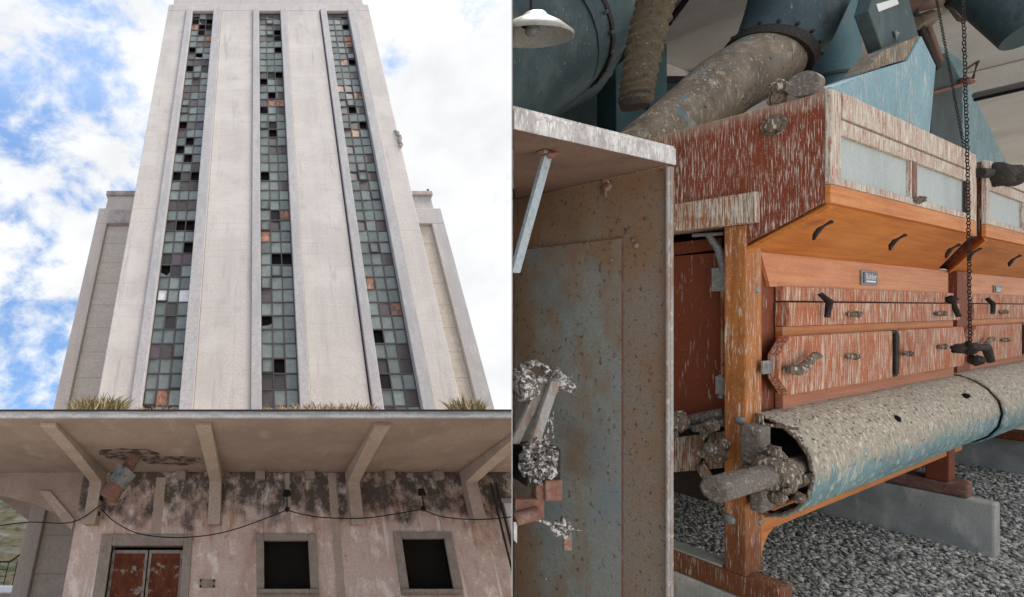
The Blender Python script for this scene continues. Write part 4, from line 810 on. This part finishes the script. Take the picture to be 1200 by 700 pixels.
b = MB(); p = cp(632, 545, D+.03); b.box(p.x-.055, p.x+.05, p.y-.03, p.y+.06, p.z-.06, p.z+.06); b.build('block', m_dark, t, bevel=.01)
b = MB()
for (x0_, y0_, x1_, y1_, dd) in ((637, 562, 657, 586, 0), (626, 565, 636, 610, .01), (602, 584, 630, 598, .0)):
    p, q = cp(x0_, y0_, D+dd), cp(x1_, y1_, D+dd); b.box(p.x, q.x, D+dd-.01, D+dd+.02, q.z, p.z)
b.build('bracket', m_rustred, t, bevel=.003)
b = MB(); b.tube([cp(603, 609, D-.02), cp(632, 601, D-.02)], .019, 12); b.build('bar', m_rustred, t)
b = MB(); b.tube([cp(627, 608, D), cp(652, 617, D), cp(684, 622, D)], [.006, .007, .003], 8); 
for i in range(26): b.blob(cp(rnd.uniform(645, 668), rnd.uniform(613, 627), D-.01), rnd.uniform(.004, .010), .6, nu=6, nv=4, sc=(1, 1, rnd.uniform(.8, 2.5)))
b.build('crusted_rod', m_white, t)
b = MB(); p = cp(665, 626, D); b.box(p.x-.012, p.x+.012, D-.004, D+.004, p.z-.05, p.z); b.build('tag', m_rustred, t)
b = MB(); p = cp(604, 602, D); b.add([cp(602, 612, D-.03), cp(606, 612, D-.03), cp(606, 637, D-.03), cp(602, 633, D-.03)], [(0, 1, 2, 3)]); b.build('paper_scrap', m_slab, t)

# ---------------------------------------------------------------- ducts above
def tubeobj(name, pts, r, m, lb, cat, seg=28, wob=0., parts=None):
    T_ = thing(name, lb, cat, FW, pts[0]); b = MB(); b.tube(pts, r, seg, wob=wob); b.build('casing', m, T_); return T_
d5 = 4.4
T1 = tubeobj('large_duct', [cp(540, 120, d5), cp(625, 55, d5), cp(700, -10, d5), cp(790, -80, d5)], [.62, .60, .52, .48], m_duct, 'big dark blue-grey duct crossing the upper left corner of the hall', 'duct')
b = MB(); b.tube([cp(648, 40, d5), cp(651, 38, d5)], .585, 28); b.build('flange_ring', m_dark, T1)
b = MB(); b.tube([cp(631, 49, d5), cp(634, 47, d5)], .61, 28); b.build('flange_ring', m_duct, T1)
T1 = tubeobj('cone_hopper', [cp(645, 40, 4.9), cp(628, 80, 4.8), cp(585, 165, 4.7)], [.68, .62, .10], m_duct, 'blue-grey cone hopper hanging below the large duct', 'hopper')
b = MB(); b.tube([cp(640, 55, 4.86), cp(639, 59, 4.86)], .70, 28); b.build('flange_ring', m_duct, T1)
def boxobj(name, px0, py0, px1, py1, d, dep, m, lb, cat, bev=.01):
    p, q = cp(px0, py1, d), cp(px1, py0, d); T_ = thing(name, lb, cat, FW, p)
    b = MB(); b.box(p.x, q.x, d, d+dep, p.z, q.z); b.build('casing', m, T_, bevel=bev); return T_, p, q
T1, p, q = boxobj('box_duct', 645, 40, 700, 260, 5.6, .8, m_duct, 'flat-faced grey-blue box duct left of the dark gap', 'duct')
b = MB(); b.box(p.x-.02, q.x+.02, 5.57, 5.6, p.z+1.6, p.z+1.64); b.build('joint', m_dark, T1)
T1, p, q = boxobj('steel_column', 722, -40, 782, 260, 5.9, .4, m_ductl, 'blue steel column behind the dirty hose', 'column')
b = MB(); b.box(p.x+.36, p.x+.39, 5.88, 5.9, p.z, q.z); b.build('rib', m_duct, T1)
T1, p, q = boxobj('gap_shade_box', 640, 60, 735, 300, 6.5, .6, m_dark, 'black box painting the shade in the gap behind the ducts', 'machine')  # shade of the gap is put in as a black box
b = MB(); b.box(p.x+.2, q.x-.2, 6.46, 6.5, p.z+.4, q.z-.4); b.build('panel', m_void, T1)
T1, p, q = boxobj('ceiling_duct', 822, 52, 868, 120, 6.6, .8, m_ductl, 'blue square duct near the ceiling behind the dusty pipe', 'duct')
b = MB(); b.box(p.x-.01, p.x+.32, 6.56, 6.6, p.z, q.z); b.build('dark_opening', m_dark, T1)
T1, p, q = boxobj('low_ceiling_duct', 770, 92, 835, 170, 6.1, .5, m_duct, 'dark duct end low behind the dusty pipe', 'duct')
b = MB(); b.box(p.x-.02, q.x+.02, 6.08, 6.1, q.z-.06, q.z+.02); b.build('rim', m_dark, T1)
# corrugated hose
pts = [cp(775, -45, 3.0), cp(769, 0, 3.0), cp(757, 45, 3.0), cp(748, 95, 3.0), cp(744, 124, 3.0)]
hp_ = []; rs_ = []
for i in range(len(pts)-1):
    for k in range(16):
        hp_.append(pts[i].lerp(pts[i+1], k/16)); f_ = (i*16+k)/64; rs_.append((.100-.022*f_)*(1+(.09 if k % 4 < 2 else -.05)))
hp_.append(pts[-1]); rs_.append(.05)
T1 = thing('flexible_hose', 'dirty brown flexible hose hanging down beside the blue column', 'hose', FW, pts[-1])
b = MB(); b.tube(hp_, rs_, 22, wob=.12); b.build('casing', m_hose, T1)
b = MB(); b.tube([pts[-1]+Vector((0, 0, .06)), pts[-1]+Vector((.0, 0, -.01))], [.085, .07], 18); b.build('end_cap', m_dark, T1)
# blue elbow and dusty conical pipe
d6 = 4.0
T1 = thing('elbow_pipe', 'large blue elbow pipe with flange, joining the dusty conical pipe behind the hopper', 'pipe', FW, cp(920, 60, d6))
b = MB(); b.tube([cp(940, -90, d6), cp(938, -30, d6), cp(932, 8, d6), cp(918, 42, d6), cp(897, 72, d6)], [.29, .29, .30, .29, .275], 32); b.build('elbow', m_duct, T1)
b = MB(); b.tube([cp(902, 64, d6), cp(895, 73, d6)], .30, 32); b.build('flange_ring', m_dark, T1)
b = MB(); b.tube([cp(895, 73, d6), cp(850, 100, 3.9), cp(785, 152, 3.75), cp(690, 218, 3.6)], [.265, .255, .22, .17], 32); b.build('dusty_pipe', m_tan, T1)
T1 = tubeobj('vertical_pipe', [cp(972, 200, 4.6), cp(972, 60, 4.6), cp(962, -60, 4.6)], [.20, .19, .18], m_ductl, 'vertical blue pipe just behind the elbow pipe', 'pipe')
b = MB(); b.tube([cp(968, 96, 4.6), cp(968, 93, 4.6)], .21, 28); b.build('joint', m_duct, T1)
def ring_bolts(parent, c, d, r, n, s_=.022, m_=None):
    c = Vector(c); d = Vector(d).normalized(); a_ = d.cross(Vector((0, 0, 1))).normalized(); b_ = d.cross(a_)
    for i in range(n):
        q = 2*math.pi*i/n; b = MB(); b.blob(c+a_*math.cos(q)*r+b_*math.sin(q)*r, s_, .15, nu=7, nv=5); b.build('bolt', m_ or m_dark, parent)
for r_o in [o for o in bpy.data.objects if o.parent is None and o.name in ('large_duct', 'elbow_pipe')]:
    if r_o.name == 'large_duct':
        ring_bolts(r_o, cp(643, 42, d5), cp(651, 38, d5)-cp(640, 47, d5), .595, 22, .018, m_duct)
    else: ring_bolts(r_o, cp(905, 60, d6), cp(902, 64, d6)-cp(895, 73, d6), .292, 16, .014)
# chute on the hopper
yc0, yc1 = -.05, .55
T1 = thing('feed_chute', 'light blue feed chute with dark hood standing on the nearer hopper', 'chute', FM, (1.2, 0, 3.03))
fp = [mp(px, py, 1, yc0) for px, py in ((975, 101), (1021, 84), (1064, 71), (1080, 42), (1097, 77), (1088, 175), (975, 125))]
b = MB(); b.prism([(v.x, yc0, v.z) for v in fp], (0, .13, 0)); b.build('chute_body', m_chute, T1, bevel=.008)
b = MB(); hd = [(1018, 83), (1036, 60), (1079, 42), (1064, 70)]
v4 = [mp(px, py, 1, yc0) for px, py in hd]; b.prism([(v.x, yc0+.01, v.z+.004) for v in v4], (0, .10, 0)); b.build('dusty_slope', m_tan, T1)
hb = [mp(px, py, 1, yc0+.10) for px, py in ((1035, 61), (1018, 13), (1024, -8), (1060, -22), (1077, 44))]
b = MB(); b.prism([(v.x, yc0+.10, v.z) for v in hb], (0, .07, 0)); hd_ = b.build('hood', m_duct, T1, bevel=.006)
hw = [mp(px, py, 1, yc0+.095) for px, py in ((1027, 5), (1051, -2), (1053, 5), (1030, 14))]
b = MB(); b.prism([(v.x, yc0+.094, v.z) for v in hw], (0, .004, 0)); b.build('white_rect', m_lettering, hd_)  # flat white four-sided piece on the hood front
b = MB(); p = mp(1050, 42, 1, yc0+.09); b.tube([p+Vector((-.03, 0, .03)), p, p+Vector((0, 0, -.05))], .01, 6); b.tube([p, p+Vector((.04, 0, .03))], .01, 6); b.build('wing_nut', m_steel, hd_)
# second chute group
y2 = .55
T1 = thing('second_chute', 'light blue wedge chute with dark front plate right of the feed chute', 'chute', FM, (3, y2, 3.0))
def ypoly(pts, y, dep, name, m, parent, bev=.006):
    v = [mp(px, py, 1, y) for px, py in pts]; b = MB(); b.prism([(q.x, y, q.z) for q in v], (0, dep, 0)); return b.build(name, m, parent, bevel=bev)
ypoly([(1088, 20), (1101, 8), (1118, 18), (1127, 40), (1129, 98), (1112, 66), (1098, 62)], y2+.1, .3, 'upper_pipe', m_chute, T1)
ypoly([(1129, 92), (1140, 108), (1182, 196), (1182, 215), (1128, 215)], y2+.05, .4, 'wedge_body', m_chute, T1)
ypoly([(1091, 118), (1092, 84), (1108, 62), (1127, 100), (1128, 190), (1091, 200)], y2, .1, 'dark_front_plate', m_duct, T1)
b = MB(); b.tube([mp(1091, 110, 1, y2-.03), mp(1140, 96, 1, y2-.03)], .022, 8); b.tube([mp(1134, 80, 1, y2-.03), mp(1146, 72, 1, y2-.03), mp(1140, 92, 1, y2-.03)], .015, 6); lump(b, mp(1130, 96, 1, y2-.04), .05, .5); b.build('hand_crank', m_rustred, T1)
T1 = thing('timber_frame', 'grey-brown weathered brackets between the two chutes under the ceiling', 'bracket', FM, mp(1090, 20, 1, .3))
for a_, c_, w_, m_ in (((1062, -5), (1098, 80), .03, m_dark), ((1085, 25), (1102, 72), .025, m_cabin), ((1070, 28), (1093, 20), .07, m_tan), ((1060, 2), (1125, -10), .12, m_cabin), ((1118, 5), (1130, 22), .05, m_tan)):
    b = MB(); b.tube([mp(*a_, 1, .3), mp(*c_, 1, .3)], w_, 4, wob=.1); b.build('bar', m_, T1)
T1 = thing('ceiling_beam_pipe', 'dark diagonal pipe in the upper right corner', 'pipe', FW, cp(1170, 10, 4.4))
b = MB(); b.tube([cp(1120, -45, 4.4), cp(1215, 35, 4.0)], .19, 18); b.build('casing', m_duct, T1)
b = MB(); b.tube([cp(1150, -18, 4.28), cp(1153, -15, 4.27)], .21, 18); b.build('flange_ring', m_dark, T1)
T1 = thing('ceiling_tube', 'white ceiling conduit with dark edge at the right edge', 'light fitting', FW, cp(1175, 104, 5.6))  # conduit run: a white tube with a dark one below
b = MB(); b.tube([cp(1143, 112, 5.6), cp(1230, 92, 5.0)], .035, 10); b.build('tube', m_enamel, T1)
b = MB(); b.tube([cp(1143, 117, 5.6), cp(1230, 97, 5.0)], .02, 8); b.build('batten', m_dark, T1)
T1 = thing('ceiling_conduit', 'thin black conduit crossing the pale ceiling left of the elbow', 'conduit', FW, cp(850, 0, 6))
b = MB(); b.tube([cp(835, -12, 5.2), cp(892, 22, 5.2)], .02, 8); b.build('tube', m_cable, T1)
b = MB(); b.tube([cp(866, 5, 5.18), cp(869, 8, 5.18)], .04, 8); b.build('clip', m_cable, T1)
T1 = thing('thin_black_strut', 'thin black strut slanting behind the hose top', 'strut', FW, cp(790, 20, 5))
b = MB(); b.tube([cp(783, 28, 5), cp(808, -6, 5)], .03, 8); b.build('bar', m_cable, T1)
# pendant lamp
lc = cp(618, 40, 2.6)
T1 = thing('pendant_lamp', 'unlit white enamel lamp shade with rusty rim hanging at the top left of the hall', 'lamp', FW, lc)
ctr = lc+Vector((.02, 0, 0)); b = MB(); prof = [(.035, .075), (.05, .06), (.10, .035), (.150, .0), (.153, -.012)]; sg = 32
prof = [(r_*1.3, z*1.35) for r_, z in prof]
tilt_ = Matrix.Rotation(R(14), 3, 'X') @ Matrix.Rotation(R(6), 3, 'Y')
vs = [ctr+tilt_ @ Vector((r_*math.cos(2*math.pi*k/sg), r_*math.sin(2*math.pi*k/sg), z)) for r_, z in prof for k in range(sg)]
b.add(vs, [(i*sg+k, i*sg+(k+1) % sg, (i+1)*sg+(k+1) % sg, (i+1)*sg+k) for i in range(len(prof)-1) for k in range(sg)], True)
shd = b.build('lamp_shade', m_enamel, T1); q_ = shd.modifiers.new('thick', 'SOLIDIFY'); q_.thickness = .003
b = MB(); b.tube([ctr+Vector((0, 0, .05)), ctr+Vector((0, 0, .11))], [.045, .02], 14); b.build('socket', m_dark, T1)
b = MB(); b.blob(ctr+tilt_ @ Vector((0, 0, .02)), .035, .02); b.build('bulb', m_steel, T1)
b = MB(); b.tube([ctr+Vector((0, 0, .1)), ctr+Vector((-.02, .02, 3.0-.0))], .007, 8); b.build('cord', m_cable, T1)
# chains
def chain(name, p, q, r_, lb):
    p, q = Vector(p), Vector(q); L_ = (q-p).length; n = int(L_/(r_*2.6)); b = MB(); d = (q-p).normalized(); s1_ = d.cross(Vector((0, 1, .01))).normalized(); s2_ = d.cross(s1_)
    for i in range(n):
        c = p+(q-p)*((i+.5)/n)+s1_*rnd.uniform(-.002, .002); a_ = s1_ if i % 2 else s2_; ring = []
        for k in range(9):
            t_ = 2*math.pi*k/8; ring.append(c+d*math.cos(t_)*r_*1.75+a_*math.sin(t_)*r_)
        b.tube(ring, r_*.34, 5, cap=False)
    return tag(b.build(name, m_dark, base=p, fix=False), lb, 'chain', 'iron chains hanging by the machines')
c_b = FM @ mp(1137, 408, 1, -.33); c_t = FM @ mp(1127, -60, 1, -.33)
mid = FM @ mp(1134, 195, 1, -.33)
chain('chain', c_t, mid, .0085, 'long iron chain hanging from the ceiling past the hopper end')
chain('chain', mid, c_b, .0085, 'lower run of iron chain in front of the junction of the machines')
chain('chain', FM @ mp(1094, -20, 1, .1), FM @ mp(1131, 180, 1, -.2), .007, 'thin rusty chain slanting in front of the dark chute plate')
b = MB(); c = mp(1136, 408, 1, -.30); lump(b, c, .04, .5); lump(b, c+Vector((.03, -.02, -.08)), .035, .5); b.tube([c, c+Vector((.22, -.03, .0)), c+Vector((.32, -.03, -.10))], [.022, .026, .02], 8, wob=.3); lump(b, c+Vector((-.14, .02, 0)), .03, .4)
tag(b.build('chain_hook', m_dark, frame=FM, base=c), 'black crusted hook at the lower end of the chain', 'hook')
bpy.context.view_layer.update()

# everything of the hall ends at the sheet partition
import bmesh
bpy.context.view_layer.update()
plane_n = Vector((1, -KX, 0)).normalized()
for o in list(bpy.data.objects):
    if o.type != 'MESH' or o.get('kind') in ('structure', 'stuff'): continue
    r_ = o
    while r_.parent: r_ = r_.parent
    if r_.name.split('.')[0] in YARD_NAMES or o.name.startswith('sheet_partition'): continue
    mw = o.matrix_world; pts = [mw @ v.co for v in o.data.vertices]
    if min((p.dot(plane_n) for p in pts), default=1) < .0015:
        mi = mw.inverted(); co = mi @ (plane_n*.0015); no = (mi.to_3x3() @ plane_n).normalized()
        bm = bmesh.new(); bm.from_mesh(o.data)
        g_ = bmesh.ops.bisect_plane(bm, geom=bm.verts[:]+bm.edges[:]+bm.faces[:], plane_co=co, plane_no=no, clear_inner=True)
        ed = [e for e in g_['geom_cut'] if isinstance(e, bmesh.types.BMEdge)]
        if ed: bmesh.ops.holes_fill(bm, edges=ed, sides=0)
        bm.to_mesh(o.data); bm.free()
